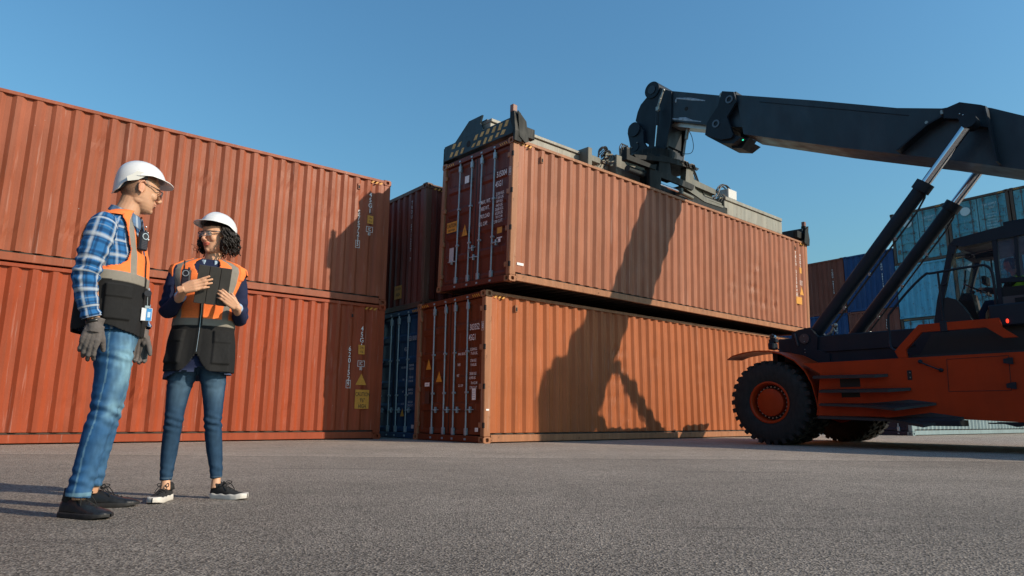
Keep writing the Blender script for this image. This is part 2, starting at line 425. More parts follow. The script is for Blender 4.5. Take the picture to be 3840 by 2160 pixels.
def door_marks(t, number, check, weights, x=-.004, style=0):
    mb = MB()
    end_text(mb, number, .33, 2.2, .17); end_text(mb, check, .075 if style < 2 else .12, 2.2, .16); rect_outline(mb, .075 if style < 2 else .12, 2.2, .07, .17, x, .006, 'end')
    end_text(mb, '45G1', .40, 2.0, .17)
    for (tt, y, z, s_) in weights: end_text(mb, tt, y, z, s_, sx=.6)
    build_each(mb, 'number_marking', WHITE, t)

# --- ground ---------------------------------------------------------
def asphalt():
    m = bpy.data.materials.new('worn_asphalt'); m.use_nodes = True; nt = m.node_tree; N = nt.nodes; L = nt.links; b = N['Principled BSDF']
    tc = N.new('ShaderNodeTexCoord')
    def nz(scale, detail=3, rg=.6, sc=None):
        n = N.new('ShaderNodeTexNoise'); n.inputs['Scale'].default_value = scale; n.inputs['Detail'].default_value = detail; n.inputs['Roughness'].default_value = rg
        if sc:
            mp = N.new('ShaderNodeMapping'); mp.inputs['Scale'].default_value = sc; L.new(tc.outputs['Object'], mp.inputs[0]); L.new(mp.outputs[0], n.inputs['Vector'])
        else: L.new(tc.outputs['Object'], n.inputs['Vector'])
        return n.outputs['Fac']
    def vor(scale):
        n = N.new('ShaderNodeTexVoronoi'); n.inputs['Scale'].default_value = scale; L.new(tc.outputs['Object'], n.inputs['Vector']); return n
    def mr(f, a, c, lo, hi):
        n = N.new('ShaderNodeMapRange'); n.inputs[1].default_value = a; n.inputs[2].default_value = c; n.inputs[3].default_value = lo; n.inputs[4].default_value = hi; L.new(f, n.inputs[0]); return n.outputs[0]
    def mul(a, c):
        n = N.new('ShaderNodeMath'); n.operation = 'MULTIPLY'; L.new(a, n.inputs[0]); L.new(c, n.inputs[1]); return n.outputs[0]
    stone = vor(120)                       # aggregate
    sep = N.new('ShaderNodeSeparateColor'); L.new(stone.outputs['Color'], sep.inputs[0])
    st = mr(sep.outputs[0], 0, 1, .30, 1.85)
    sy = N.new('ShaderNodeSeparateXYZ'); L.new(tc.outputs['Object'], sy.inputs[0])
    big = mul(mul(mr(nz(.45, 5), .3, .7, .80, 1.18), mr(nz(3.2, 4), .3, .7, .92, 1.08)), mr(sy.outputs['Y'], 2.0, 7.0, .72, 1.05))   # base colour darkens towards the camera
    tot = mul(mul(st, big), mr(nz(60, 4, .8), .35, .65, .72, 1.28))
    rgb = N.new('ShaderNodeRGB'); rgb.outputs[0].default_value = (.225, .192, .162, 1)
    v = N.new('ShaderNodeVectorMath'); v.operation = 'SCALE'; L.new(rgb.outputs[0], v.inputs[0]); L.new(tot, v.inputs['Scale'])
    # sparse bright chips
    chip = mr(vor(38).outputs['Distance'], .05, .075, 1, 0)
    mx = N.new('ShaderNodeMix'); mx.data_type = 'RGBA'; L.new(chip, mx.inputs[0]); L.new(v.outputs[0], mx.inputs[6]); mx.inputs[7].default_value = (.42, .38, .33, 1)
    # dark joint lines / tyre scrubs
    tr = mr(nz(.8, 4, .6, (.25, 3.0, 1)), .62, .70, 0, .35)
    mx2 = N.new('ShaderNodeMix'); mx2.data_type = 'RGBA'; L.new(tr, mx2.inputs[0]); L.new(mx.outputs[2], mx2.inputs[6]); mx2.inputs[7].default_value = (.07, .06, .055, 1)
    oil = mr(nz(1.1, 6, .7), .685, .72, 1.0, .62); v3 = N.new('ShaderNodeVectorMath'); v3.operation = 'SCALE'; L.new(mx2.outputs[2], v3.inputs[0]); L.new(oil, v3.inputs['Scale'])
    # older, paler strip of asphalt beyond a paving joint, with a dark tarred seam between
    sx = N.new('ShaderNodeSeparateXYZ'); L.new(tc.outputs['Object'], sx.inputs[0])
    wob = N.new('ShaderNodeMath'); wob.operation = 'MULTIPLY_ADD'; L.new(nz(1.2, 3), wob.inputs[0]); wob.inputs[1].default_value = .12; L.new(sx.outputs['Y'], wob.inputs[2])
    pale = mr(wob.outputs[0], 8.40, 8.46, 1.0, 1.22); sa = mr(wob.outputs[0], 8.33, 8.38, 0, 1); sb_ = mr(wob.outputs[0], 8.42, 8.46, 1, 0); seam = mul(sa, sb_)
    sm = N.new('ShaderNodeMath'); sm.operation = 'MULTIPLY_ADD'; L.new(seam, sm.inputs[0]); sm.inputs[1].default_value = -.35; L.new(pale, sm.inputs[2])
    v2 = N.new('ShaderNodeVectorMath'); v2.operation = 'SCALE'; L.new(v3.outputs[0], v2.inputs[0]); L.new(sm.outputs[0], v2.inputs['Scale'])
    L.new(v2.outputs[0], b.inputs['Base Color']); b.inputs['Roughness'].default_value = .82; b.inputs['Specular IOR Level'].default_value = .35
    bp = N.new('ShaderNodeBump'); bp.inputs['Strength'].default_value = .9; bp.inputs['Distance'].default_value = .006
    ad = N.new('ShaderNodeMath'); ad.operation = 'ADD'; L.new(stone.outputs['Distance'], ad.inputs[0]); L.new(nz(45, 5, .75), ad.inputs[1]); L.new(ad.outputs[0], bp.inputs['Height'])
    L.new(bp.outputs[0], b.inputs['Normal'])
    return m
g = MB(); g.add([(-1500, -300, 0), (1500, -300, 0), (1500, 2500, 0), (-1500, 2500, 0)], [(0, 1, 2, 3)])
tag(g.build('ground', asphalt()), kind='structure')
# ------------------------------------------------------------------ the containers near the camera
P_A1 = paint('brick_red_paint', (0.302, 0.060, 0.024), streak=.22)
P_A2 = paint('faded_red_paint', (0.283, 0.079, 0.039), streak=.25, fade=((.40, .14, .085), .5, 1.2))
P_B = paint('orange_brown_paint', (0.370, 0.109, 0.039), streak=.16)
P_C = paint('faded_rose_brown_paint', (0.317, 0.116, 0.063), streak=.22, fade=((.43, .19, .12), .4, 1.5))
P_BP = paint('ochre_post_paint', (0.347, 0.154, 0.079), streak=.3, rust=.10)
P_D = paint('maroon_paint', (0.138, 0.032, 0.023), streak=.2)
P_DB = paint('navy_paint', (0.017, 0.051, 0.120), streak=.12)

# A: two long containers stacked on the left; the right end is visible, text at the right end
aA = Vector((math.sin(.9089), math.cos(.9089), 0)); A_e = Vector((-2.8063, 14.6436, 0)); A0 = A_e-aA*12.192
for lvl in (0, 1):
    M = frame_m(A0+Vector((0, 0, 2.896*lvl)), aA, (-math.cos(.9089), math.sin(.9089), 0), (0, 0, 1))
    if lvl == 0: t = container('brick red container on the asphalt behind the two workers, lower of the left stack', M, P_A1, near='wall', far='wall', group='long red containers facing the camera', seed=1, dent=2)
    else: t = container('faded red container on top of the left stack, its upper right corner in shadow', M, P_A2, near='wall', far='wall', group='long red containers facing the camera', seed=2, dent=3)
    Lc = 12.192; mb = MB(); yb = MB(); kb = MB()
    if lvl:
        side_column(mb, '45G1', Lc-.49, 2.47, .125, .15); side_column(mb, '575721', Lc-.745, 2.01, .125, .15); side_text(mb, '5', Lc-.745, 1.29, .14); rect_outline(mb, Lc-.745, 1.29, .1, .17, .004)
        quad(yb, Lc-.54, Lc-.4, 1.80, 1.99, .004); side_text(kb, '2.9m', Lc-.47, 1.93, .06, .002); side_text(kb, '9 6', Lc-.47, 1.85, .07, .002)
        rect_outline(mb, Lc-.48, 1.67, .16, .13, .004); side_text(mb, 'IC', Lc-.48, 1.67, .11); side_text(mb, '83', Lc-.48, 1.56, .09)
        quad(kb, Lc-.48, Lc-.45, 2.03, 2.06, .003)
    else:
        side_column(mb, '45G1', Lc-.53, 2.33, .125, .15); side_column(mb, '620152', Lc-.79, 1.88, .125, .15); side_text(mb, '9', Lc-.79, 1.14, .14); rect_outline(mb, Lc-.79, 1.14, .1, .17, .004)
        quad(yb, Lc-.60, Lc-.45, 1.78, 1.98, .004); side_text(kb, '2.9m', Lc-.52, 1.92, .06, .002); side_text(kb, '9 6', Lc-.52, 1.83, .07, .002)
        rect_outline(mb, Lc-.52, 1.58, .16, .13, .004); side_text(mb, 'IC', Lc-.52, 1.58, .11); side_text(mb, '83', Lc-.52, 1.47, .09)
        tri(yb, Lc-.5, 1.13, .25, .24, .004)
        quad(yb, Lc-.62, Lc-.30, .63, 1.03, .004)
        for i, s_ in enumerate(('CAUTION', "9'6\"", 'HIGH')): side_text(kb, s_, Lc-.45, .93-.125*i, .12, .002, .62)
    for k in range(3): pass
    build_each(mb, 'number_marking', WHITE, t); build_each(yb, 'warning_sticker', YEL, t); build_each(kb, 'sticker_print', BLK, t)

# D: stack behind the gap
for lvl in (1, 0):
    M = az_frame(-1.987, 14.66, 2.896*lvl, R(50))
    if lvl:
        t = container('dark maroon container standing on the navy one behind the gap', M, P_D, near='wall', far='wall', seed=4, post_m=paint('worn_brown_post', (0.120, 0.055, 0.037), rust=.3), mirror_vents=False)
        mb = MB(); end_column(mb, 'TRDU 571257 7', .62, 2.55, .115, .13); build_each(mb, 'number_marking', GREYP, t)
        mb = MB(); quad(mb, .95, 1.28, .30, .62, .008, 'end'); build_each(mb, 'warning_sticker', YEL, t)
        kb = MB(); end_text(kb, 'CAUTION', 1.11, .54, .08, .006); end_text(kb, 'HIGH', 1.11, .40, .12, .006); build_each(kb, 'sticker_print', BLK, t)
    else:
        t = container('navy blue container with closed doors in the shaded gap', M, P_DB, near='doors', far='wall', seed=5, handles='low')
        mb = MB(); end_text(mb, '5311010', .36, 2.2, .16, sx=.55); end_text(mb, '45G1', .62, 1.97, .13)
        for i, (a, b2) in enumerate((('32.500 KGS', '71.650 LBS'), ('3.700 KGS', '8.160 LBS'), ('28.800 KGS', '63.490 LBS'), ('76.4 CU.M', '2.700 CU.FT'))):
            end_text(mb, a, .38, 1.60-.27*i, .07); end_text(mb, b2, .38, 1.52-.27*i, .07)
        for i, a in enumerate(('MAX.GROSS', 'TARE', 'NET', 'CU.CAP')): end_text(mb, a, .70, 1.56-.27*i, .06)
        quad(mb, .2, .3, .22, .30, -.004, 'end'); build_each(mb, 'number_marking', GREYP, t)
        mb = MB(); tri(mb, .70, .48, .16, .18, -.004, 'end'); build_each(mb, 'warning_sticker', YEL, t)

# B: orange brown container on the ground, doors in shade
M = az_frame(-.5054, 12.6385, 0, .8727)
tB = container('orange brown container on the ground under the lifted one', M, P_B, near='doors', far='wall', dent=4, seed=6, post_m=P_BP, handles='low', door_m=paint('brown_door_shade_paint', (0.147, 0.035, 0.013), streak=.12))  # door colour is the side paint darkened to deepen the shade on this end
door_marks(tB, '303352', '8', [('32.500 KGS.', .35, 1.77, .075), ('71.650 LBS.', .33, 1.69, .075), ('MAX. GROSS', .74, 1.70, .07), ('3.700 KGS.', .35, 1.55, .075), ('8.160 LBS.', .34, 1.47, .075), ('TARE', .83, 1.49, .07),
      ('28.800 KGS', .36, 1.30, .075), ('63.490 LBS.', .37, 1.22, .075), ('NET', .85, 1.28, .07), ('76.4 CU.M', .32, 1.12, .075), ('2.700 CU.FT', .34, 1.03, .075), ('CU. CAP', .76, 1.08, .07)])
mb = MB(); tri(mb, 1.92, 1.45, .20, .22, -.004, 'end'); tri(mb, 1.52, 1.18, .22, .22, -.004, 'end'); build_each(mb, 'warning_sticker', YEL, tB)
mb = MB(); quad(mb, .26, .38, .80, 1.02, -.004, 'end'); quad(mb, .17, .27, .21, .28, -.004, 'end'); quad(mb, 1.87, 2.05, 1.10, 1.18, -.004, 'end')
mb.add([(.05, -.0, .60), (.12, -.0, .60), (.12, -.0, .63), (.05, -.0, .63)], [(0, 1, 2, 3)]); build_each(mb, 'white_label', WHITE, tB)
mb = MB()
for z in (.84, .88, .92, .96): quad(mb, .28, .36, z, z+.012, -.007, 'end')
end_text(mb, 'CSC', .22, .245, .05, -.007); quad(mb, 1.9, 2.02, 1.13, 1.145, -.007, 'end'); build_each(mb, 'sticker_print', GREYP, tB)
mb = MB(); quad(mb, 1.87, 2.03, .74, 1.0, -.004, 'end'); build_each(mb, 'worn_decal', mat('worn_decal', (.085, .03, .02), .6), tB)
mb = MB(); side_text(mb, 'YMC', .95, .085, .09, .002); mb.build('rail_marking', mat('chalk_mark', (.6, .42, .32), .8), tB)

# C: container carried by the spreader, slightly rolled
yC, tiC, roC = .8621, -.0018, -.0352
aC = Vector((math.sin(yC)*math.cos(tiC), math.cos(yC)*math.cos(tiC), math.sin(tiC))); b0 = Vector((-math.cos(yC), math.sin(yC), 0)); u0 = b0.cross(aC)
bC = math.cos(roC)*b0+math.sin(roC)*u0; cC = -(-math.sin(roC)*b0+math.cos(roC)*u0)
MC = frame_m((-.0582, 12.4464, 3.0456), aC, bC, cC)
tC = container('pale rose brown container hanging under the spreader, boom shadow across it', MC, P_C, near='doors', far='wall', dent=1, seed=8, post_m=P_BP, handles='high', door_m=paint('maroon_door_shade_paint', (0.129, 0.029, 0.017), streak=.12))  # shade of the door end is put into this darker door colour
door_marks(tC, '515004', '0', [('32.500 KGS.', .36, 1.80, .085), ('71.650 LBS.', .36, 1.72, .085), ('3.870 KGS.', .37, 1.64, .08), ('8.420 LBS.', .37, 1.56, .085), ('28.680 KGS.', .37, 1.48, .085), ('63.230 LBS.', .37, 1.40, .085), ('76.4 CU.M', .37, 1.32, .08), ('2.700 CU.FT.', .39, 1.23, .085),
      ('MAX. WT.', .82, 1.72, .12), ('TARE WT.', .85, 1.58, .12), ('PAYLOAD', .83, 1.42, .12), ('CU. CAP.', .87, 1.26, .12)])
mb = MB(); quad(mb, 1.79, 2.16, 1.27, 1.50, -.004, 'end'); tri(mb, 1.50, 1.12, .20, .25, -.004, 'end'); quad(mb, .26, .41, .98, 1.10, -.004, 'end'); build_each(mb, 'warning_sticker', YEL, tC)
kb = MB(); end_text(kb, 'CAUTION', 1.98, 1.42, .12, -.007); end_text(kb, "2.9m 9'6\" HIGH", 1.98, 1.32, .06, -.007); end_text(kb, '!', 1.50, 1.21, .12, -.007); build_each(kb, 'sticker_print', BLK, tC)
mb = MB(); quad(mb, 1.42, 1.57, 2.27, 2.43, -.004, 'end'); quad(mb, .25, .42, .88, .90, -.004, 'end'); quad(mb, .30, .37, .80, .87, -.004, 'end')
quad(mb, .19, .36, .33, .38, .003, 'side'); build_each(mb, 'white_label', WHITE, tC)
mb = MB(); quad(mb, 1.86, 2.02, .60, .92, -.004, 'end'); build_each(mb, 'worn_decal', GREYP, tC)
mb = MB(); yb = MB(); Lc = 12.192
side_column(mb, 'TRLU 515004', Lc-.77, 2.44, .115, .13); side_text(mb, '0', Lc-.77, 1.14, .12); rect_outline(mb, Lc-.77, 1.14, .1, .15, .004)
side_column(mb, '45G1', Lc-.49, 2.42, .115, .13); rect_outline(mb, Lc-.49, 1.55, .15, .13, .004); side_text(mb, 'IC', Lc-.49, 1.55, .1)
text_at(mb, 'YMLU 515', .1, (.95, .002, .085), (1, 0, 0), (0, 0, 1), .8)
quad(yb, Lc-.56, Lc-.43, 1.85, 2.03, .004); tri(yb, Lc-.47, 1.18, .24, .26, .004); quad(yb, Lc-.83, Lc-.47, .88, 1.10, .004)
build_each(mb, 'number_marking', WHITE, tC); build_each(yb, 'warning_sticker', YEL, tC)

# ------------------------------------------------------------------ far stacks on the right, ends towards the camera
P_T1 = paint('teal_paint', (0.101, 0.313, 0.386), rust=.42, streak=.3, fade=((.22, .48, .55), .5, 1.5))
P_T2 = paint('pale_blue_paint', (0.110, 0.368, 0.515), rust=.3, streak=.25, fade=((.25, .52, .65), .4, 1.8))
P_T3 = paint('sea_green_paint', (0.083, 0.276, 0.350), rust=.5, streak=.35, fade=((.22, .46, .5), .5, 1.2))
P_RB = paint('dark_brick_paint', (0.184, 0.046, 0.028), streak=.2, rust=.1)
P_BL = paint('royal_blue_paint', (0.014, 0.050, 0.150), streak=.15)
P_BR = paint('brown_red_paint', (0.202, 0.055, 0.037), streak=.2)
RUSTP = paint('rusty_post', (0.092, 0.064, 0.051), rust=.5)
f0 = Vector((18.54, 31.54, 0)); dirc = Vector((math.sin(R(143.3)), math.cos(R(143.3)), 0)); azf = R(53.3)
def far_c(cell, lvl, H, m, label, near, L=12.192, **k):
    p = f0+dirc*(2.465*(cell+1)); 
    M = az_frame(p.x, p.y, H*lvl, azf)
    return container(label, M, m, L=L, H=H-.004, near=near, far='wall', detail=1, under=False, farwall=False, **k)
# cell -1 and -2: three high; cells 0.. four high teal
cells = [(-3, 0, P_BR, 'brown container at the base of the far blue and brown stack'), (-3, 1, P_BL, 'royal blue container far behind, just above the orange brown one'),
         (-2, 0, P_RB, 'brick container at ground level behind the reach stacker'), (-2, 1, P_BL, 'royal blue container under the dark brick one on the far right'), (-2, 2, P_RB, 'dark brick container topping the far stack beside the blue one'),
         (-1, 0, P_BL, 'blue container at ground level beside the teal stack'), (-1, 1, P_BR, 'brown red container under the blue one, beside the teal stack'), (-1, 2, P_BL, 'deep blue container on top, between brick and teal containers')]
for cell, lvl, m, lab in cells:
    t = far_c(cell, lvl, 2.896, m, lab, 'wall', group='corrugated end walls of the far stack')
    if lvl:
        mb = MB(); end_column(mb, 'TGHU 482113 6', .60, 2.3, .12, .13); build_each(mb, 'number_marking', WHITE, t)
tl = {0: 'left', 1: 'middle', 2: 'right', 3: 'outer right'}
for cell in range(4):
    for lvl in range(4):
        near = 'wall' if lvl == 2 and cell in (0, 3) else 'doors'
        m = (P_T1, P_T2, P_T2, P_T1)[lvl] if cell != 1 else (P_T2, P_T1, P_T3, P_T3)[lvl]
        if cell == 3 and lvl < 2: continue
        lab = '%s container, %s column, %s of the far teal stack' % (('teal', 'pale blue', 'light blue corrugated' if near == 'wall' else 'blue green', 'weathered teal')[lvl], tl[cell], ('ground level', 'second level', 'third level', 'top level')[lvl])
        t = far_c(cell, lvl, 2.591, m, lab, near, L=6.058, seed=cell*4+lvl, post_m=RUSTP if near == 'doors' else None, bar_m=paint('rusty_bar', (0.101, 0.092, 0.092), rust=.3), group='teal containers in the far stack')
        if near == 'doors' and lvl > 0:
            mb = MB()
            mb.add([(.03, 1.70+.2*math.cos(2*math.pi*i/24), 1.98+.2*math.sin(2*math.pi*i/24)) for i in range(24)], [tuple(range(24))])
            end_text(mb, 'BLJU 255957 6', .72, 2.1, .13, .03, .8); end_text(mb, '22G1', .68, 1.93, .12, .03, .8)
            for i in range(6): end_text(mb, ('MAX GR. 30.480 KG', 'TARE 2.200 KG', 'NET 28.280 KG', 'CU.CAP. 33.2 CU.M')[i % 4], .72, 1.65-.13*i, .06, .03, .8)
            build_each(mb, 'number_marking', mat('pale_far_marking', (.5, .6, .62), .6), t)
            mb = MB()
            for (y, z, w, h) in ((2.1, .55, .14, .2), (.35, 1.2, .12, .1), (1.3, .9, .2, .05), (.5, .75, .25, .06)): quad(mb, y, y+w, z, z+h, .03, 'end')
            build_each(mb, 'old_decal', mat('rusty_decal', (.16, .12, .10), .7), t)
# pale container standing in the sun beyond the machine
P_PW = paint('pale_grey_blue_paint', (0.221, 0.294, 0.313), streak=.2)
M = az_frame(12.37, 20.98, 0, R(55.2))
t = container('pale blue grey container seen through the gap under the reach stacker', M, P_PW, H=2.591, door_m=paint('dark_indigo_door', (0.028, 0.028, 0.046)), near='doors', far='wall', detail=1, under=False)
mb = MB(); quad(mb, .35, .6, .5, .62, -.004, 'end'); build_each(mb, 'white_label', WHITE, t)

# unseen container stacks added outside the frame on the left to block sky light
for i in range(2):
    for lvl in range(3):
        M = frame_m(Vector((-9.5-2.9*0, -13.5+13*i, 2.896*lvl)), (-.17, .985, 0), (-.985, -.17, 0), (0, 0, 1))
        container('%s container added outside the frame on the left to block sky light, level %s' % (('maroon', 'navy blue', 'dark brick')[(lvl+i) % 3], ('one', 'two', 'three')[lvl]), M, (P_D, P_DB, P_RB)[(lvl+i) % 3], near='wall', far='wall', detail=0, under=False, group='added sky-blocking stacks outside the frame')
# ------------------------------------------------------------------ reach stacker
# local frame: +x to the front (towards the containers), +y to its left (the side we see), z up; origin under the near front wheel
AZM = R(-42)
Fm = Vector((math.sin(AZM), math.cos(AZM), 0)); Lm = Vector((-math.cos(AZM), math.sin(AZM), 0))
MM = frame_m((4.948, 12.985, 0), Fm, Lm, (0, 0, 1))
RS = empty('reach_stacker', MM, 'orange and black reach stacker lifting a container with its long boom', 'reach stacker')
NAVY = mat('navy_black_enamel', (.008, .014, .023), .5, var=.2, vscale=2, bump=.08, bscale=25, streak=.0, spec=.28)
NAVYW = mat('scuffed_boom_enamel', (.009, .0155, .026), .42, var=.25, vscale=1.5, bump=.1, bscale=18, fade=((.05, .06, .075), .35, 2.5), spec=.5)
ORG = mat('orange_enamel', (.36, .034, .005), .45, var=.12, vscale=2, bump=.06, bscale=30, fade=((.20, .026, .006), .5, 2), spec=.18)
RUB = mat('tyre_rubber', (.014, .0135, .014), .85, var=.3, vscale=9, bump=.3, bscale=60)
CHR = mat('chrome_rod', (.75, .75, .76), .12, metal=1)
STL = mat('worn_steel', (.30, .29, .27), .4, metal=.7, var=.3, vscale=12)
GLS = mat('cab_glass', (.02, .05, .07), .04, alpha=.14, spec=.25)
GLT = mat('tinted_side_glass', (.03, .10, .17), .05, alpha=.38, spec=.35)
HOSE = mat('black_hose', (.013, .013, .014), .5)
GRT = mat('step_grating', (.014, .015, .017), .6, bump=.4, bscale=120)
SCUF = mat('bare_metal_scuff', (.30, .33, .38), .5, metal=.3, var=.5, vscale=9)

# wheels --------------------------------------------------------------
def lathe(mb, c, prof, n=48, flip=False):
    rings = [[(c[0]+r*math.cos(2*math.pi*j/n), y, c[1]+r*math.sin(2*math.pi*j/n)) for j in range(n)] for r, y in prof]
    return mb.loft(rings, False)
def wheel(yc_out, yc_in, xc=0., first=False, r=.80, rim_m=None):
    """wheel whose outer face is at y=yc_out"""
    mb = MB(); w = abs(yc_out-yc_in); s = 1 if yc_out > yc_in else -1
    n = 96
    prof = [(.385, .10), (.40, .03), (.46, .005), (.56, -.004), (.66, .006), (.72, .03), (.755, .07), (.765, .12)]
    half = [(q, yc_out-s*d) for q, d in prof]; full = half+[(q, yc_in+s*d) for q, d in prof[::-1]]
    lathe(mb, (xc, r), full, 64)
    # shoulder lugs
    for k in range(30):
        a = 2*math.pi*k/30
        for side, y0, y1, off in ((0, yc_out-s*.035, yc_out-s*(w*.52), 0), (1, yc_in+s*.035, yc_in+s*(w*.52), math.pi/30)):
            lug = []
            for (rr, aa, yy) in ((.70, -.055, y0+s*(.012 if side == 0 else -.012)*1), (.70, .055, y0+s*(.012 if side == 0 else -.012)), (r, .050, y0), (r, -.050, y0)):
                lug.append((rr, a+off+aa, yy))
            lug2 = [(.70, a+off+.07-.045, y1), (.70, a+off+.07+.045, y1), (r+.003, a+off+.07+.04, y1), (r+.003, a+off+.07-.04, y1)]
            P = lambda q: (xc+q[0]*math.cos(q[1]), q[2], r+q[0]*math.sin(q[1]))
            vs = [P(q) for q in lug]+[P(q) for q in lug2]
            mb.add(vs, [(0, 1, 2, 3), (4, 7, 6, 5), (0, 4, 5, 1), (1, 5, 6, 2), (2, 6, 7, 3), (3, 7, 4, 0)])
    ty = mb.build('tyre', RUB, None, angle=35)
    mb = MB(); y = yc_out
    lathe(mb, (xc, r), [(.395, y-s*.09), (.40, y-s*.02), (.375, y-s*.012), (.355, y-s*.03), (.34, y-s*.10), (.33, y-s*.19), (.27, y-s*.20), (.262, y-s*.06), (.235, y-s*.045), (.10, y-s*.035), (.0, y-s*.035)], 48)
    lathe(mb, (xc, r), [(.395, yc_in+s*.09), (.3, yc_in+s*.15), (0, yc_in+s*.15)], 32)
    rim = mb.build('rim', ORG, ty, angle=35)
    mb = MB()
    lathe(mb, (xc, r), [(.326, y-s*.185), (.326, y-s*.175), (.268, y-s*.175), (.268, y-s*.19)], 48)
    hubr = mb.build('hub_ring', mat('dirty_hub', (.02, .015, .014), .7), ty)
    mb = MB()
    for k in range(24):
        a = 2*math.pi*k/24; cx, cz = xc+.296*math.cos(a), r+.296*math.sin(a); mb.tube([(cx, y-s*.18, cz), (cx, y-s*.13, cz)], .015, 6)
    build_each(mb, 'wheel_nut', STL, ty)
    return ty
for yo, yi in ((0, -.46), (-.56, -1.02), (-4.2, -3.74), (-3.64, -3.18)):
    w = wheel(yo, yi); w.name = 'wheel'; w.parent = RS
for yo, yi in ((-.4, -.86), (-3.8, -3.34)):
    w = wheel(yo, yi, xc=-6.0); w.name = 'wheel'; w.parent = RS
# chassis ---------------------------------------------------------------
mb = MB(); mb.prism([(-.9, .56), (-1.02, 1.30), (-.72, 1.505), (-7.2, 1.512), (-7.2, .62), (-4.6, .46), (-3.9, .47), (-2.9, .52)], -.28, 0, 'y'); mb.build('side_panel', ORG, RS, label='orange left flank panel with steps')
mb = MB(); mb.prism([(-.9, .56), (-.9, 1.505), (-7.2, 1.512), (-7.2, .62)], -4.2, -3.92, 'y'); mb.build('side_panel', ORG, RS)
mb = MB(); mb.box(-7.6, .25, -2.75, -1.05, .62, 2.12, bev=.02); mb.box(-7.2, -1.05, -3.9, -.29, .62, 1.50); mb.box(-.6, .5, -3.6, -.6, .55, 1.05)
mb.prism([(-7.6, .7), (-8.6, .9), (-8.6, 2.3), (-7.6, 2.4)], -4.0, -.2, 'y')
mb.box(-2.3, -.4, -2.7, -1.02, 1.80, 1.83); mb.build('chassis', NAVY, RS)
mb = MB(); mb.box(-7.1, -2.5, -.95, -.2, 1.515, 1.56); mb.build('catwalk', GRT, RS)
# near-side bay between the steps
mb = MB()
for (x0, x1, z0, z1) in ((-1.70, -1.36, 1.05, 1.20), (-1.68, -1.37, .87, .97)): mb.box(x0, x1, .001, .004, z0, z1)
build_each(mb, 'step_recess', DARK, RS)
# steps: flat plates with the lower ones standing further out
def plate(top, tk=.022):
    mb = MB(); n = len(top); mb.add(top+[(x, y, q-tk) for x, y, q in top], [tuple(range(n)), tuple(range(n, 2*n))[::-1]]+[(i, n+i, n+(i+1) % n, (i+1) % n) for i in range(n)]); return mb
plate([(-.92, 0, 1.275), (-.94, .14, 1.255), (-2.0, .15, 1.235), (-2.16, .03, 1.25), (-2.16, 0, 1.255)], .045).build('step', GRT, RS)
plate([(-1.02, 0, 1.02), (-1.04, .16, 1.0), (-2.2, .20, .985), (-2.49, .03, 1.01), (-2.49, 0, 1.015)], .045).build('step', GRT, RS)
mb = plate([(-1.0, 0, .775), (-1.02, .14, .765), (-1.78, .17, .735), (-2.32, .33, .675), (-2.84, .02, .765), (-2.46, 0, .82), (-1.8, 0, .765)], .04); mb.build('step', GRT, RS)
mb = plate([(-.96, .0, .55), (-.98, .16, .54), (-2.12, .18, .505), (-2.72, .36, .415), (-3.20, .03, .54), (-2.75, .0, .61), (-2.15, 0, .53)], .04); mb.build('step', GRT, RS)
mb = MB(); mb.box(-3.2, -2.62, -.2, .26, .40, .495, bev=.01); mb.build('step_box', NAVY, RS)
mb = MB(); mb.prism([(-3.6, .47), (-3.85, .40), (-4.1, .47)], -.25, -.02, 'y'); mb.box(-5.6, -3.5, -.3, -.01, .44, .46); mb.build('underside_bracket', NAVY, RS)
# flank fittings
mb = MB()
for (a, b2) in (((-3.05, 1.45), (-3.87, 1.462)), ((-3.87, 1.462), (-3.85, .94)), ((-3.85, .94), (-3.03, .94)), ((-3.03, .94), (-3.05, 1.45))):
    mb.tube([(a[0], .002, a[1]), (b2[0], .002, b2[1])], .004, 4)
ad = mb.build('access_door', DARK, RS)
for z in (1.38, 1.01):
    mb = MB(); mb.prism([(-3.80, z+.03), (-3.80, z-.03), (-3.88, z-.05), (-3.92, z-.05), (-3.92, z+.05), (-3.88, z+.05)], .0, .03, 'y'); mb.build('hinge', NAVY, ad)
mb = MB(); mb.tube([(-2.66, 0, 1.435), (-2.67, .07, 1.43), (-2.80, .08, 1.36), (-2.95, .07, 1.285), (-2.96, 0, 1.28)], .013, 8); mb.ball((-2.67, .01, 1.435), .035, 8, 6); mb.ball((-2.955, .01, 1.282), .035, 8, 6); mb.build('grab_handle', NAVY, RS)
mb = MB(); mb.tube([(-2.49, .003, 1.18), (-2.49, .003, 1.26)], [.035, .035], 12, flat=.12, side=(1, 0, 0)); mb.box(-2.525, -2.455, .0, .006, 1.14, 1.30, bev=.002); sl = mb.build('lamp_slot', DARK, RS)
mb = MB()
for z in (1.18, 1.26): mb.ball((-2.50, .01, z), .012, 8, 6)
build_each(mb, 'bolt', STL, sl)
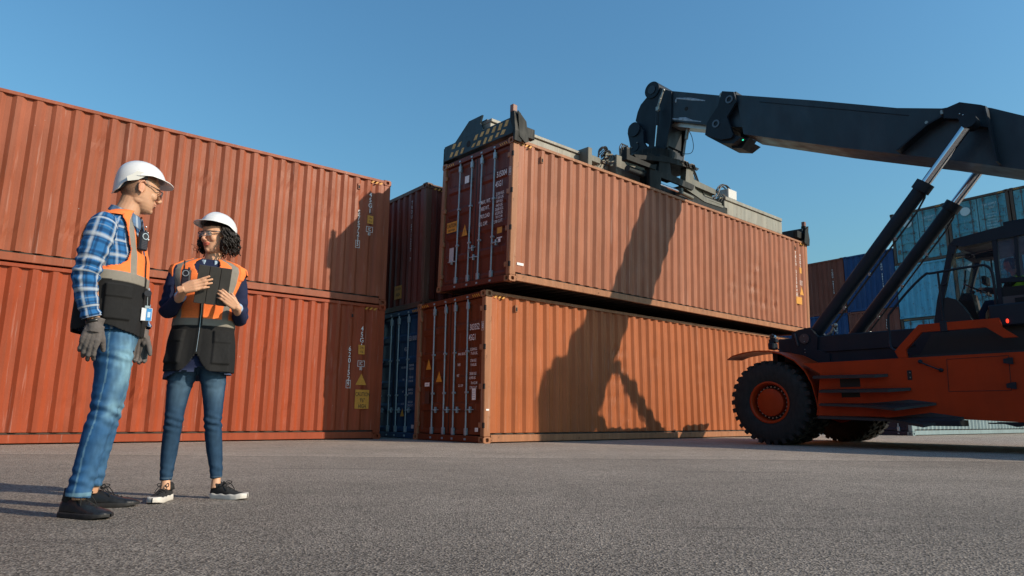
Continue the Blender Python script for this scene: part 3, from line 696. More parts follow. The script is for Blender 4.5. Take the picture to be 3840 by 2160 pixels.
# fender ------------------------------------------------------------------
arc = [(.95, 1.70), (.80, 1.76), (.55, 1.80), (.25, 1.82), (-.05, 1.80), (-.30, 1.73), (-.55, 1.59), (-.73, 1.40), (-.85, 1.15), (-.91, .85), (-.93, .55)]
fine = []
for i in range(len(arc)-1):
    for k in range(4):
        t_ = k/4; fine.append((arc[i][0]*(1-t_)+arc[i+1][0]*t_, arc[i][1]*(1-t_)+arc[i+1][1]*t_))
fine.append(arc[-1])
for yb0, yb1 in ((-1.0, .0), (-4.2, -3.2)):
    mb = MB(); rings = []
    for i, (x, z) in enumerate(fine):
        k = min(1, i/14.); ya = yb0*(.80+.20*k) if yb0 > -2 else yb0; ye = yb1-(1-k)*.22 if yb0 > -2 else yb1
        nx, nz_ = (x/1.25, (z-.75)/1.25); l = math.hypot(nx, nz_); nx /= l; nz_ /= l
        rings.append([(x, ya, z), (x, ye, z-.03), (x+nx*.012, ye, z-.02+nz_*.012), (x+nx*.012, ya, z+nz_*.012)])
    mb.loft(rings); fe = mb.build('fender', ORG, RS, angle=40)
    mb = MB(); mb.box(-.04, .06, yb0+.3, yb0+.6, 1.4, 1.80); mb.build('fender_bracket', NAVY, fe)
mb = MB(); mb.box(.0, .06, -.45, -.35, 1.84, 2.0, bev=.01); mb.box(-.05, .09, -.47, -.33, 1.98, 2.05, bev=.01); mb.tube([(-.12, -.4, 1.8), (.0, -.4, 1.9)], .012, 6)
mb.box(-.02, .10, -.5, -.3, 1.84, 1.98, bev=.02)
wl = mb.build('work_lamp', NAVY, RS)
mb = MB(); mb.ball((.04, -.4, 2.09), (.06, .06, .06), 12, 8); mb.ball((.0, -.33, 2.12), .03, 8, 6); mb.build('lamp_housing', mat('lamp_housing', (.05, .05, .05), .3, metal=.4), wl)
mb = MB(); mb.ball((-.025, -.385, 2.09), (.025, .04, .04), 10, 8); build_each(mb, 'lamp_lens', mat('lamp_lens', (.6, .65, .68), .08, metal=.5), wl)
# guard bar ---------------------------------------------------------------
gp = [(-2.36, 1.71), (-2.69, 2.05), (-3.80, 2.05), (-3.83, 1.90), (-4.01, 1.735), (-3.83, 1.74), (-3.62, 1.92), (-2.72, 1.92), (-2.46, 1.65), (-2.47, 1.513), (-2.34, 1.513), (-2.29, 1.63)]
mb = MB()
def gseg(ps): mb.prism(ps, -.10, -.03, 'y')
gseg([(-2.34, 1.513), (-2.29, 1.63), (-2.36, 1.71), (-2.46, 1.65), (-2.47, 1.513)]); gseg([(-2.36, 1.71), (-2.69, 2.05), (-2.72, 1.92), (-2.46, 1.65)]); gseg([(-2.69, 2.05), (-3.80, 2.05), (-3.62, 1.92), (-2.72, 1.92)]); gseg([(-3.80, 2.05), (-3.83, 1.90), (-4.01, 1.735), (-3.83, 1.74), (-3.62, 1.92)])
gd = mb.build('guard_bar', ORG, RS)
mb = MB(); mb.box(-3.10, -3.0, -.11, -.018, 1.90, 2.07, bev=.008); mb.build('guard_clamp', NAVY, gd)
# hull behind the guard
mb = MB(); mb.prism([(-2.5, 1.515), (-2.75, 1.93), (-3.6, 1.98), (-5.5, 2.0), (-5.5, 1.515)], -1.04, -.45, 'y'); mb.build('engine_cover', mat('matt_black_cover', (.008, .009, .011), .6), RS)
mb = MB(); mb.box(-4.6, -3.62, -1.30, -.3, 1.95, 2.30, bev=.02); mb.box(-7.5, -4.2, -1.3, -.3, 1.6, 2.7, bev=.03); mb.build('rear_cover', NAVY, RS)
mb = MB(); mb.ball((-3.86, -.27, 2.02), (.02, .015, .035), 10, 8); mb.build('tail_lamp', mat('tail_lamp', (.7, .02, .01), .3, emit=(1, .05, .02), estr=1.6), RS)
# boom ------------------------------------------------------------------
mb = MB(); OB = [(1.20, 8.21), (-.64, 7.39), (-2.24, 6.64), (-3.0, 6.36), (-3.30, 6.32), (-3.62, 6.17), (-3.76, 6.10), (-4.21, 5.79), (-5.5, 5.2), (-8.3, 3.75), (-8.1, 2.95), (-4.11, 4.81), (-2.94, 5.35), (-2.15, 5.69), (-1.04, 6.17), (1.07, 7.15)]
mb.prism(OB, -2.62, -1.70, 'y'); boom = mb.build('boom', NAVYW, RS, label='navy black telescopic boom')
mb = MB(); mb.prism([(-4.48, 5.6), (-4.66, 6.42), (-5.12, 6.62), (-5.60, 6.32), (-5.50, 5.2), (-5.55, 4.3), (-4.9, 4.3)], -2.45, -1.72, 'y'); mb.build('added_shadow_block', NAVY, boom)  # unseen block added on the boom to broaden its cast shadow
mb = MB(); mb.tube([(.61, -1.695, 7.81), (-.87, -1.695, 7.13), (-2.43, -1.695, 6.41)], .008, 6); mb.build('weld_seam', NAVY, boom)
for ys in ((-1.70, -1.60), (-2.72, -2.62)):
    mb = MB(); mb.prism([(-3.03, 6.28), (-3.32, 6.33), (-3.64, 6.16), (-3.72, 6.10), (-3.70, 5.70), (-3.55, 5.78), (-3.42, 5.80), (-3.33, 5.85), (-3.26, 6.02), (-3.05, 6.10)], ys[0], ys[1]+.03, 'y')
    mb.build('pivot_bracket', NAVY, boom)
mb = MB(); mb.prism([(-2.2, 5.68), (-2.78, 6.05), (-3.03, 6.13), (-3.04, 6.10), (-2.78, 6.015), (-2.24, 5.67)], -1.70, -1.46, 'y')
mb.prism([(-3.70, 6.07), (-3.73, 6.06), (-3.80, 4.98), (-3.77, 4.99)], -1.70, -1.42, 'y'); mb.build('stiffener', NAVY, boom)
mb = MB()
for q in ((-3.3, 6.1), (-3.35, 6.06), (-3.42, 5.99), (-3.49, 5.93)): mb.ball((q[0], -1.565, q[1]), (.012, .01, .012), 8, 6)
build_each(mb, 'bolt', mat('bright_bolts', (.6, .7, .75), .3, metal=.6), boom)
mb = MB(); mb.tube([(-2.74, -1.66, 6.13), (-2.74, -1.60, 6.13)], .03, 10); mb.box(-3.06, -2.99, -1.70, -1.57, 6.19, 6.28, bev=.01); mb.build('cable_clip', STL, boom)
# collar at the boom mouth
mb = MB(); CO = [(1.52, 8.40), (1.22, 8.27), (1.16, 8.0), (1.43, 7.69), (1.30, 7.18), (1.36, 7.12), (1.62, 7.16), (2.05, 7.42), (1.98, 7.72), (1.66, 8.05)]
for a, b2 in ((-1.70, -1.62), (-2.70, -2.62)): mb.prism(CO, a, b2, 'y')
mb.prism([(1.30, 7.20), (1.98, 7.60), (2.06, 7.42), (1.70, 7.12), (1.35, 7.0), (1.12, 7.10)], -2.62, -1.70, 'y'); mb.prism([(1.06, 7.14), (1.30, 7.18), (1.6, 7.30), (1.52, 7.0), (1.28, 6.93)], -2.30, -1.95, 'y')
mb.box(1.20, 1.50, -2.62, -1.70, 8.22, 8.30)
collar = mb.build('boom_collar', NAVY, boom)
mb = MB()
for (x, z) in ((1.34, 8.11), (1.73, 7.61)): lathe(mb, (x, z), [(.10, -1.62), (.10, -1.60), (.06, -1.60), (.06, -1.63)], 24)
build_each(mb, 'pin_ring', mat('grey_pin', (.10, .11, .13), .4, metal=.5), collar)
mb = MB(); lathe(mb, (1.55, 8.33), [(.075, -1.72), (.075, -1.66), (.04, -1.66), (.04, -1.72)], 20); mb.build('lifting_eye', STL, collar)
mb = MB(); mb.ball((1.17, -1.84, 7.08), .022, 10, 8); mb.build('marker_lamp', mat('green_marker_lamp', (.02, .6, .35), .3, emit=(.03, 1, .55), estr=1.2), collar)
# inner section
mb = MB(); mb.prism([(3.30, 9.16), (1.58, 8.36), (.8, 8.0), (.8, 7.25), (2.05, 7.74), (3.30, 8.30)], -2.52, -1.80, 'y'); inner = mb.build('inner_boom', NAVYW, boom)
mb = MB(); 
for (a, b2, w) in (((2.95, 8.80), (2.1, 8.42), .035), ((3.25, 8.33), (2.25, 7.90), .03), ((2.9, 8.22), (2.5, 8.02), .04)):
    mb.tube([(a[0], -1.797, a[1]), ((a[0]+b2[0])/2, -1.797, (a[1]+b2[1])/2+.012), (b2[0], -1.797, b2[1])], [w*.4, w, w*.3], 6, flat=.15, side=(0, 0, 1))
mb.tube([(2.98, -1.797, 8.74), (2.94, -1.797, 8.73)], .05, 6, flat=.2, side=(0, 0, 1))
mb.build('scuff_marks', SCUF, boom)
mb = MB(); lathe(mb, (2.66, 8.40), [(.055, -1.802), (.055, -1.795), (0, -1.795)], 16); mb.build('boom_port', DARK, boom)
mb = MB(); mb.prism([(3.36, 8.36), (3.36, 8.21), (1.5, 7.42), (1.5, 7.58)], -2.36, -1.95, 'y'); mb.build('wear_strip', mat('bare_wear_strip', (.52, .48, .44), .35, metal=.5, var=.2, vscale=6), boom)
# head
GO = [(3.69, 9.47), (3.35, 9.22), (3.06, 9.02), (3.10, 8.20), (3.22, 7.81), (3.28, 7.52), (3.40, 7.42), (4.0, 7.88), (4.05, 8.35), (4.26, 8.58), (4.18, 8.82), (4.07, 9.0), (3.82, 9.17), (3.89, 9.28), (3.88, 9.41), (3.82, 9.49)]
mb = MB(); mb.prism(GO, -1.83, -1.75, 'y'); mb.prism(GO, -2.57, -2.49, 'y'); mb.prism([(3.3, 9.1), (3.1, 8.9), (3.14, 8.2), (3.5, 8.15), (3.95, 8.3), (4.1, 8.75), (3.9, 9.0)], -2.49, -1.83, 'y')
mb.prism([(3.22, 8.3), (3.30, 7.6), (3.52, 7.50), (3.9, 7.9), (3.9, 8.4)], -2.45, -1.87, 'y')
mb.tube([(3.66, -2.60, 9.28), (3.66, -1.72, 9.28)], .235, 28)
head = mb.build('boom_head', NAVY, RS)
mb = MB()
for (x, z, r_) in ((3.66, 9.28, .12),): mb.tube([(x, -1.715, z), (x, -1.70, z)], r_, 24)
mb.build('head_pin', mat('pin_cap', (.016, .02, .028), .3), head)
# hanger frame
HA = [(4.19, 8.50), (4.01, 8.33), (3.93, 8.16), (3.93, 7.81), (3.84, 7.66), (3.63, 7.66), (3.50, 7.56), (3.41, 7.37), (3.78, 7.33), (4.22, 7.42), (4.50, 7.52), (4.38, 7.83), (4.41, 8.01), (4.46, 8.25), (4.40, 8.45)]
mb = MB(); mb.prism(HA, -1.74, -1.64, 'y'); mb.prism(HA, -2.68, -2.58, 'y'); mb.tube([(4.22, -2.72, 8.28), (4.22, -1.60, 8.28)], .20, 28); mb.tube([(4.21, -2.70, 7.77), (4.21, -1.62, 7.77)], .12, 20)
mb.prism([(3.35, 7.60), (4.35, 7.56), (4.45, 7.40), (3.30, 7.30)], -2.58, -1.74, 'y'); hang = mb.build('hanger', NAVY, RS)
mb = MB(); mb.ball((4.12, -1.61, 7.86), .02, 8, 6); mb.ball((4.31, -1.61, 7.78), .02, 8, 6); build_each(mb, 'bolt', STL, hang)
mb = MB(); mb.tube([(3.22, -1.60, 9.02), (3.34, -1.58, 8.72)], .028, 8); mb.tube([(3.28, -1.57, 8.92), (3.42, -1.57, 8.60)], .012, 6); mb.box(3.36, 3.44, -1.66, -1.54, 8.52, 8.64, bev=.01); mb.ball((3.2, -1.6, 9.05), .04, 10, 8); mb.ball((3.30, -1.58, 8.83), .035, 8, 6)
mb.tube([(3.34, -1.58, 8.72), (3.40, -1.57, 8.48)], .02, 8); hc = mb.build('damper_linkage', STL, head)
mb = MB(); mb.tube([(3.40, -1.57, 8.5), (3.43, -1.57, 8.12)], .04, 10); mb.build('damper_body', NAVY, hc)
mb = MB(); mb.tube([(3.43, -1.57, 8.12), (3.51, -1.57, 7.55)], .022, 10); mb.build('damper_rod', CHR, hc)
mb = MB(); mb.tube([(2.84, -2.1, 7.98), (2.90, -2.1, 7.72)], .05, 12); mb.tube([(2.90, -2.1, 7.72), (3.02, -2.1, 7.12)], .018, 8); dmp = mb.build('damper', STL, RS)
def spl(pts, n=6):
    P = [Vector(p) for p in pts]; out = []
    for i in range(len(P)-1):
        p0, p1, p2, p3 = P[max(i-1, 0)], P[i], P[i+1], P[min(i+2, len(P)-1)]
        for k in range(n):
            t_ = k/n; out.append(.5*((2*p1)+(p2-p0)*t_+(2*p0-5*p1+4*p2-p3)*t_*t_+(3*p1-p0-3*p2+p3)*t_**3))
    out.append(P[-1]); return out
mb = MB(); mb.tube(spl([(2.79, -2.1, 7.9), (2.72, -2.1, 7.71), (2.69, -2.1, 7.44), (2.76, -2.1, 7.3), (2.94, -2.1, 7.32), (3.14, -2.05, 7.41)]), .009, 6); mb.build('hose', HOSE, dmp)
# lift cylinders
for yc in (-1.28, -3.05):
    a = Vector((-.34, yc, 2.08)); b2 = Vector((-3.50, yc, 5.77)); d = (b2-a).normalized(); L_ = (b2-a).length; tt = 3.47
    mb = MB(); mb.tube([a, a+d*tt], .128, 24); mb.tube([a+d*(tt-.02), a+d*(tt+.16)], .165, 24); mb.tube([(a.x, yc-.13, a.z), (a.x, yc+.13, a.z)], .2, 24)
    cy = mb.build('lift_cylinder', NAVY, RS, angle=40)
    mb = MB(); mb.tube([a+d*(tt+.16), a+d*(L_-.05)], .083, 24); mb.build('cylinder_rod', CHR, cy, angle=40)
    mb = MB(); mb.tube([(b2.x, yc-.14, b2.z), (b2.x, yc+.14, b2.z)], .13, 20); mb.build('rod_eye', NAVY, cy)
    w = Vector((0, 1, 0)).cross(d).normalized()
    if w.z > 0: w = -w
    mb = MB(); mb.tube([a+d*.55+w*.2, a+d*3.1+w*.19, a+d*3.38+w*.15, a+d*3.48+w*.1], .018, 8); mb.build('hydraulic_pipe', HOSE, cy)
    mb = MB()
    for k in (.9, 1.7, 2.5): mb.box(-.02, .02, -.03, .03, -.03, .03, Matrix.Translation(a+d*k+w*.17))
    mb.tube([a+d*.55+w*.2, a+d*.35+w*.24, a+d*.2+w*.2], .03, 8); mb.ball(a+d*.52+w*.22, .05, 8, 6); mb.tube([a+d*.5+w*.16, a+d*.42+w*.30], .022, 8); mb.build('pipe_clamp', STL, cy)
    mb = MB(); mb.tube(spl([a+d*.5+w*.25, a+d*.15+w*.42, a-d*.05+w*.6]), .016, 6); mb.tube(spl([a+d*.35+w*.25, a+d*.05+w*.35, a-d*.05+w*.5]), .012, 6); mb.build('hose', HOSE, cy)
# cylinder feet
for y0, y1 in ((-1.12, -1.0), (-1.56, -1.44), (-2.9, -2.78), (-3.33, -3.21)):
    mb = MB(); mb.prism([(-.08, 2.22), (-.22, 2.27), (-.45, 2.30), (-.60, 2.10), (-.56, 1.85), (-.8, 1.75), (-.8, 1.5), (.1, 1.5), (-.02, 1.80), (-.07, 1.95)], y0, y1, 'y'); br = mb.build('cylinder_foot', NAVY, RS)
mb = MB(); mb.tube([(-.34, -1.0, 2.08), (-.34, -.97, 2.08)], .10, 20); mb.tube([(-.14, -.99, 2.2), (-.2, -.98, 1.95)], .02, 6); mb.build('foot_pin', mat('foot_pin', (.06, .065, .075), .35, metal=.5), RS)
mb = MB()
for z in (1.80, 1.86, 2.02, 2.13): mb.ball((-.34, -.965, z), .012, 6, 5)
build_each(mb, 'bolt', STL, RS)
# handrail
mb = MB(); mb.tube(spl([(-2.40, -.35, 1.60), (-2.10, -.5, 1.72), (-2.02, -.68, 1.95), (-2.02, -.7, 2.30), (-2.09, -.7, 2.42), (-2.40, -.7, 2.76), (-2.68, -.7, 3.0), (-2.80, -.7, 3.01), (-3.45, -.7, 3.035), (-3.60, -.7, 3.0), (-3.66, -.7, 2.85), (-3.66, -.7, 2.3), (-3.66, -.7, 2.0)], 5), .022, 8)
mb.tube([(-2.88, -.7, 3.0), (-2.89, -.7, 1.55)], .018, 8); mb.build('handrail', NAVY, RS)
# cab --------------------------------------------------------------------
CN, CF = -1.33, -2.87
mb = MB()
def bar(a, b2, w=.07, d=.07):
    a, b2 = Vector(a), Vector(b2); mb.tube([a, b2], w*.707, 4, side=(1, 0, 1) if abs((b2-a).normalized().x) < .9 else (0, 1, 1))
for y in (CN, CF):
    mb.prism([(-2.56, 2.12), (-2.68, 2.12), (-2.76, 2.62), (-2.93, 3.2), (-3.08, 3.60), (-3.02, 3.66), (-2.94, 3.60), (-2.80, 3.08), (-2.66, 2.62)], y-.04, y+.04, 'y')
    mb.prism([(-3.56, 2.1), (-3.62, 2.1), (-3.66, 3.66), (-3.59, 3.66)], y-.04, y+.04, 'y')
    mb.prism([(-3.87, 2.88), (-3.92, 2.88), (-3.95, 3.6), (-3.90, 3.6)], y-.03, y+.03, 'y')
    mb.prism([(-3.6, 2.80), (-4.9, 2.74), (-4.9, 2.82), (-3.6, 2.88)], y-.042, y+.042, 'y')
    mb.prism([(-4.85, 2.1), (-4.95, 2.1), (-4.95, 3.66), (-4.85, 3.66)], y-.04, y+.04, 'y')
mb.box(-2.72, -2.60, CF, CN, 2.1, 2.2); mb.box(-3.1, -2.98, CF, CN, 3.58, 3.66)
cab = mb.build('cab', NAVY, RS, label='black cab with sloping front pillars')
mb = MB(); mb.prism([(-2.98, 3.60), (-3.03, 3.69), (-3.45, 3.74), (-3.80, 3.78), (-5.0, 3.80), (-5.0, 3.62), (-3.60, 3.55), (-3.15, 3.52)], CF-.05, CN+.05, 'y'); mb.box(-4.95, -3.76, CF+.1, CN-.05, 3.78, 3.87, bev=.01); mb.build('roof', NAVY, cab)
mb = MB(); mb.box(-4.9, -2.6, CF, CN, 2.02, 2.12); mb.prism([(-2.60, 2.12), (-2.72, 2.62), (-2.82, 2.66), (-2.95, 2.60), (-3.05, 2.45), (-3.2, 2.12)], CN-.14, CN+.02, 'y'); mb.build('cab_floor', mat('matt_black_cover', (.01, .01, .01)), cab)
mb = MB(); mb.box(-4.85, -3.62, CN-.03, CN+.03, 2.10, 2.56); mb.build('door', mat('grey_door_panel', (.075, .062, .06), .5), cab)
mb = MB(); mb.box(-4.85, -3.62, CN-.032, CN+.028, 2.56, 2.72); mb.box(-4.0, -3.8, CN+.03, CN+.045, 2.40, 2.52, bev=.01); mb.build('door_trim', DARK, cab)
for poly, y in (([(-2.70, 2.62), (-3.57, 2.5), (-3.60, 3.55), (-3.12, 3.55), (-2.9, 3.0)], CN-.01), ([(-3.63, 2.88), (-3.87, 2.88), (-3.90, 3.6), (-3.65, 3.6)], CN), ([(-3.92, 2.88), (-4.84, 2.84), (-4.84, 3.6), (-3.95, 3.6)], CN)):
    mb = MB(); mb.prism(poly, y-.004, y+.004, 'y'); mb.build('window', GLS if poly[0][0] > -3 else GLT, cab)
mb = MB(); mb.add([(-2.62, CF+.04, 2.2), (-2.62, CN-.04, 2.2), (-3.02, CN-.04, 3.6), (-3.02, CF+.04, 3.6)], [(0, 1, 2, 3)]); mb.build('windscreen', GLS, cab)
mb = MB(); mb.ball((-3.87, CN+.005, 2.93), (.02, .012, .02), 8, 6); mb.build('window_latch', DARK, cab)
mb = MB(); mb.tube(spl([(-3.0, CN+.05, 3.42), (-2.97, CN+.05, 3.40), (-2.93, CN+.05, 3.2), (-2.86, CN+.05, 3.0), (-2.84, CN+.05, 2.9), (-2.78, CN+.05, 2.88)]), .012, 6); mb.build('grab_rail', NAVY, cab)
mb = MB()
mb.tube([(-2.75, -2.1, 2.55), (-2.95, -2.1, 3.05)], .008, 6); mb.tube([(-2.90, -2.12, 2.9), (-2.96, -2.12, 3.25)], .014, 6); mb.build('wiper', DARK, cab)
# console, wheel, seat
mb = MB(); mb.prism([(-2.72, 2.12), (-2.80, 2.62), (-2.90, 2.80), (-3.05, 2.78), (-3.12, 2.12)], -2.35, -1.95, 'y'); mb.tube([(-2.98, -2.1, 2.75), (-3.06, -2.1, 2.84)], .03, 8); mb.build('console', DARK, cab)
mb = MB(); nrm = Vector((-.55, 0, .83)).normalized(); e1 = Vector((0, 1, 0)); e2 = nrm.cross(e1); pts = [Vector((-3.08, -2.1, 2.88))+e1*(.2*math.cos(2*math.pi*i/24))+e2*(.2*math.sin(2*math.pi*i/24)) for i in range(25)]
mb.tube(pts, .014, 8)
for i in (2, 10, 18): mb.tube([Vector((-3.08, -2.1, 2.87)), pts[i]], .01, 6)
mb.build('steering_wheel', mat('steering_wheel', (.02, .02, .02), .25), cab)
mb = MB(); mb.box(-3.95, -3.45, -2.38, -1.85, 2.30, 2.45, bev=.04); mb.prism([(-3.92, 2.42), (-4.1, 3.1), (-4.22, 3.1), (-4.05, 2.42)], -2.38, -1.85, 'y'); mb.box(-3.85, -3.55, -2.3, -1.95, 2.12, 2.3); mb.build('seat', mat('grey_seat', (.05, .06, .07), .8), cab)
mb = MB(); mb.box(-3.22, -3.15, -2.6, -2.3, 2.98, 3.14, bev=.01); mb.box(-3.21, -3.17, -2.65, -2.38, 2.78, 2.93, bev=.01); mb.tube([(-3.28, -2.5, 2.5), (-3.30, -2.5, 3.55)], .012, 6); mb.box(-3.14, -3.02, -2.4, -1.9, 3.42, 3.52, bev=.015); mb.box(-3.45, -3.10, -2.35, -2.1, 3.44, 3.53, bev=.015); mb.build('cab_display', DARK, cab)
mb = MB(); mb.ball((-3.10, -1.92, 3.46), .022, 8, 6); mb.ball((-3.13, -2.0, 3.47), .03, 8, 6); mb.tube([(-3.2, -1.6, 3.42), (-3.55, -1.6, 3.46)], .008, 6); mb.build('cab_lamp', STL, cab)

# ------------------------------------------------------------------ spreader on top of the lifted container (container-local frame)
SP = empty('spreader', MC @ Matrix.Translation((6.096, 1.219, 2.93)), 'grey telescopic container spreader locked onto the lifted container', 'spreader')
Ti = Matrix.Translation((-6.096, -1.219, -2.93))
class SB(MB):
    def build(s, *a, **k):
        s.v = [(x-6.096, y-1.219, z-2.93) for x, y, z in s.v]; return MB.build(s, *a, **k)
GRB = mat('pale_grey_beam_paint', (.25, .24, .20), .5, var=.15, vscale=2, bump=.15, bscale=20, streak=.3, rust=.08)
GRD = mat('dark_grey_frame_paint', (.012, .015, .016), .55, spec=.2, var=.3, vscale=3, bump=.15, bscale=25, streak=.1)
GRO = mat('olive_grey_frame_paint', (.12, .118, .095), .5, var=.2, vscale=3, bump=.15, bscale=25, streak=.2)
sb = SB(); sb.box(.1, 3.9, .90, 1.55, 3.13, 3.50, bev=.012); sb.box(.1, 3.9, .86, 1.59, 3.50, 3.575, bev=.01); sb.box(.1, 3.9, .88, 1.57, 3.08, 3.13)
sb.build('telescopic_beam', GRB, SP)
sb = SB(); sb.box(8.2, 11.45, .42, 1.10, 3.10, 3.50, bev=.012); sb.box(8.2, 11.4, .38, 1.12, 3.50, 3.60, bev=.01); sb.build('telescopic_beam', GRB, SP)
sb = SB(); sb.box(3.80, 4.9, .62, 1.85, 3.0, 3.72, bev=.015); sb.box(2.78, 2.92, .6, 1.8, 3.0, 3.62, bev=.01); sb.box(2.95, 3.3, .68, .95, 3.35, 3.5, bev=.01); sb.build('main_frame', GRO, SP)
sb = SB(); sb.box(4.9, 8.35, .42, .60, 2.98, 3.30, bev=.01); sb.box(4.9, 8.35, 1.8, 1.98, 2.98, 3.30, bev=.01); sb.box(7.0, 8.3, .5, 1.9, 3.0, 3.46, bev=.01); sb.box(4.7, 5.2, .5, 1.9, 3.0, 3.52, bev=.01)
sb.prism([(4.9, 3.53), (5.6, 3.60), (6.67, 3.55), (6.6, 3.40), (4.9, 3.42)], .36, .42, 'y'); sb.box(4.62, 5.08, .25, .36, 3.02, 3.50, bev=.01); sb.build('centre_frame', GRD, SP)
sb = SB(); sb.prism([(4.2, 3.76), (5.4, 4.02), (6.05, 4.12), (6.9, 4.10), (6.6, 4.02), (5.6, 3.92), (4.3, 3.68)], .4, .55, 'y'); sb.prism([(4.9, 4.05), (6.9, 4.12), (6.9, 4.02), (4.9, 3.92)], .55, 1.95, 'y'); sb.build('rotator_plate', GRD, SP)
sb = SB(); sb.tube([(6.0, 1.2, 4.10), (6.0, 1.2, 4.40)], .62, 32); sb.tube([(6.0, 1.2, 4.05), (6.0, 1.2, 4.12)], .75, 32); sb.build('rotator', GRD, SP)
for (x0, x1, y) in ((5.25, 5.65, .42), (6.45, 6.72, .45), (5.3, 5.65, 1.75), (6.45, 6.75, 1.75)):
    sb = SB(); sb.prism([(x0, 4.06), (x1, 4.08), (x1+.12, 3.45), (x0-.08, 3.45)], y, y+.18, 'y'); sb.build('frame_leg', GRO if x0 > 6 and y < 1 else GRD, SP)
sb = SB(); sb.prism([(3.75, 3.60), (4.7, 3.58), (4.86, 3.63), (4.82, 3.48), (3.75, 3.46)], .22, .34, 'y'); sb.box(3.68, 3.8, .2, .36, 3.44, 3.72, bev=.01); sb.build('side_arm', GRD, SP)
sb = SB(); sb.tube([(4.0, .45, 3.36), (4.60, .45, 3.36)], .085, 16); cyl_ = sb.build('side_shift_cylinder', mat('dark_grey_enamel', (.04, .045, .05), .2), SP, angle=40)
sb = SB(); sb.tube([(5.05, .28, 3.17), (5.9, .28, 3.17)], .034, 12); sb.build('cylinder_rod', CHR, cyl_)
sb = SB(); sb.tube([(5.9, .28, 3.17), (6.5, .32, 3.15)], .05, 10); sb.box(5.86, 5.94, .2, .4, 3.1, 3.26, bev=.01); sb.tube([(6.6, .5, 3.35), (8.1, .5, 3.35)], .06, 12); sb.build('rod_guide', GRO, cyl_)
sb = SB(); sb.prism([(6.75, 3.80), (7.89, 3.75), (7.9, 3.60), (6.75, 3.62)], .5, .6, 'y'); sb.prism([(6.14, 3.50), (6.69, 3.50), (7.45, 3.30), (8.11, 3.30), (8.1, 3.24), (7.2, 3.22), (6.14, 3.42)], .4, .5, 'y'); sb.box(6.8, 7.9, .6, 1.8, 3.5, 3.7, bev=.01); sb.build('cable_tray', GRO, SP)
sb = SB(); sb.box(8.42, 8.86, .42, .8, 3.62, 3.90, bev=.015); sb.build('junction_box', mat('off_white_box', (.6, .6, .58), .5), SP)
for i, (dz, dy, r_) in enumerate(((0, 0, .022), (.035, .06, .018), (-.02, .1, .02))):
    sb = SB(); sb.tube(spl([(6.3+.1*i, .7+dy, 4.20+dz), (6.66, .6+dy, 4.25+dz), (7.0, .6+dy, 4.12+dz), (7.24, .6+dy, 3.80+dz), (7.48, .6+dy, 3.50+dz), (7.80, .6+dy, 3.42+dz), (8.13, .6+dy, 3.66+dz), (8.30, .6+dy, 3.93+dz), (8.58, .6+dy, 4.06+dz), (8.83, .6+dy, 3.95+dz), (8.62, .62+dy, 3.78+dz)]), r_, 8); sb.build('hose', HOSE, SP)
random.seed(3)
sb = SB()
for i in range(10):
    x = 3.25+random.random()*.4; z = 3.42+random.random()*.28; sb.tube(spl([(x, .72, z), (x+.08, .66, z+.12), (x+.2, .68, z+.02+.1*random.random()), (x+.12, .74, z-.1)]), .013, 6)
sb.tube(spl([(3.3, .75, 3.55), (3.34, .75, 3.74), (3.5, .75, 3.84), (3.75, .8, 3.78)]), .024, 8); sb.build('hose_bundle', HOSE, SP)
sb = SB()
for i in range(12): x = 3.28+random.random()*.4; z = 3.36+random.random()*.3; sb.tube([(x, .66, z), (x+.05, .63, z+.02)], .022, 6)
for i in range(9): x = 8.05+random.random()*.5; z = 3.3+random.random()*.3; sb.tube([(x, .5, z), (x+.07, .46, z+.03)], .022, 6)
sb.build('hydraulic_fittings', mat('brassy_fitting', (.42, .33, .22), .35, metal=.7), SP)
sb = SB()
for i in range(7):
    x = 7.9+random.random()*.5; sb.tube(spl([(x, .5, 3.7), (x+.1, .45, 3.55), (x+.05, .48, 3.4), (x+.2, .5, 3.3)]), .013, 6)
for i in range(6):
    x = 5.9+random.random()*.6; sb.tube(spl([(x, .42, 4.05), (x+.15, .36, 4.12), (x+.3, .4, 4.02), (x+.45, .42, 4.1)]), .018, 6)
for i in range(4):
    x = 4.62+i*.07; sb.tube(spl([(x, 1.2, 4.0), (x-.05, 1.18, 4.25), (x+.08, 1.2, 4.4), (x+.1, 1.22, 4.15)]), .014, 6)
sb.box(4.75, 4.95, 1.1, 1.35, 3.9, 4.33, bev=.02); sb.box(4.3, 4.9, 1.0, 1.5, 3.7, 3.95, bev=.02); sb.build('hose_bundle', HOSE, SP)
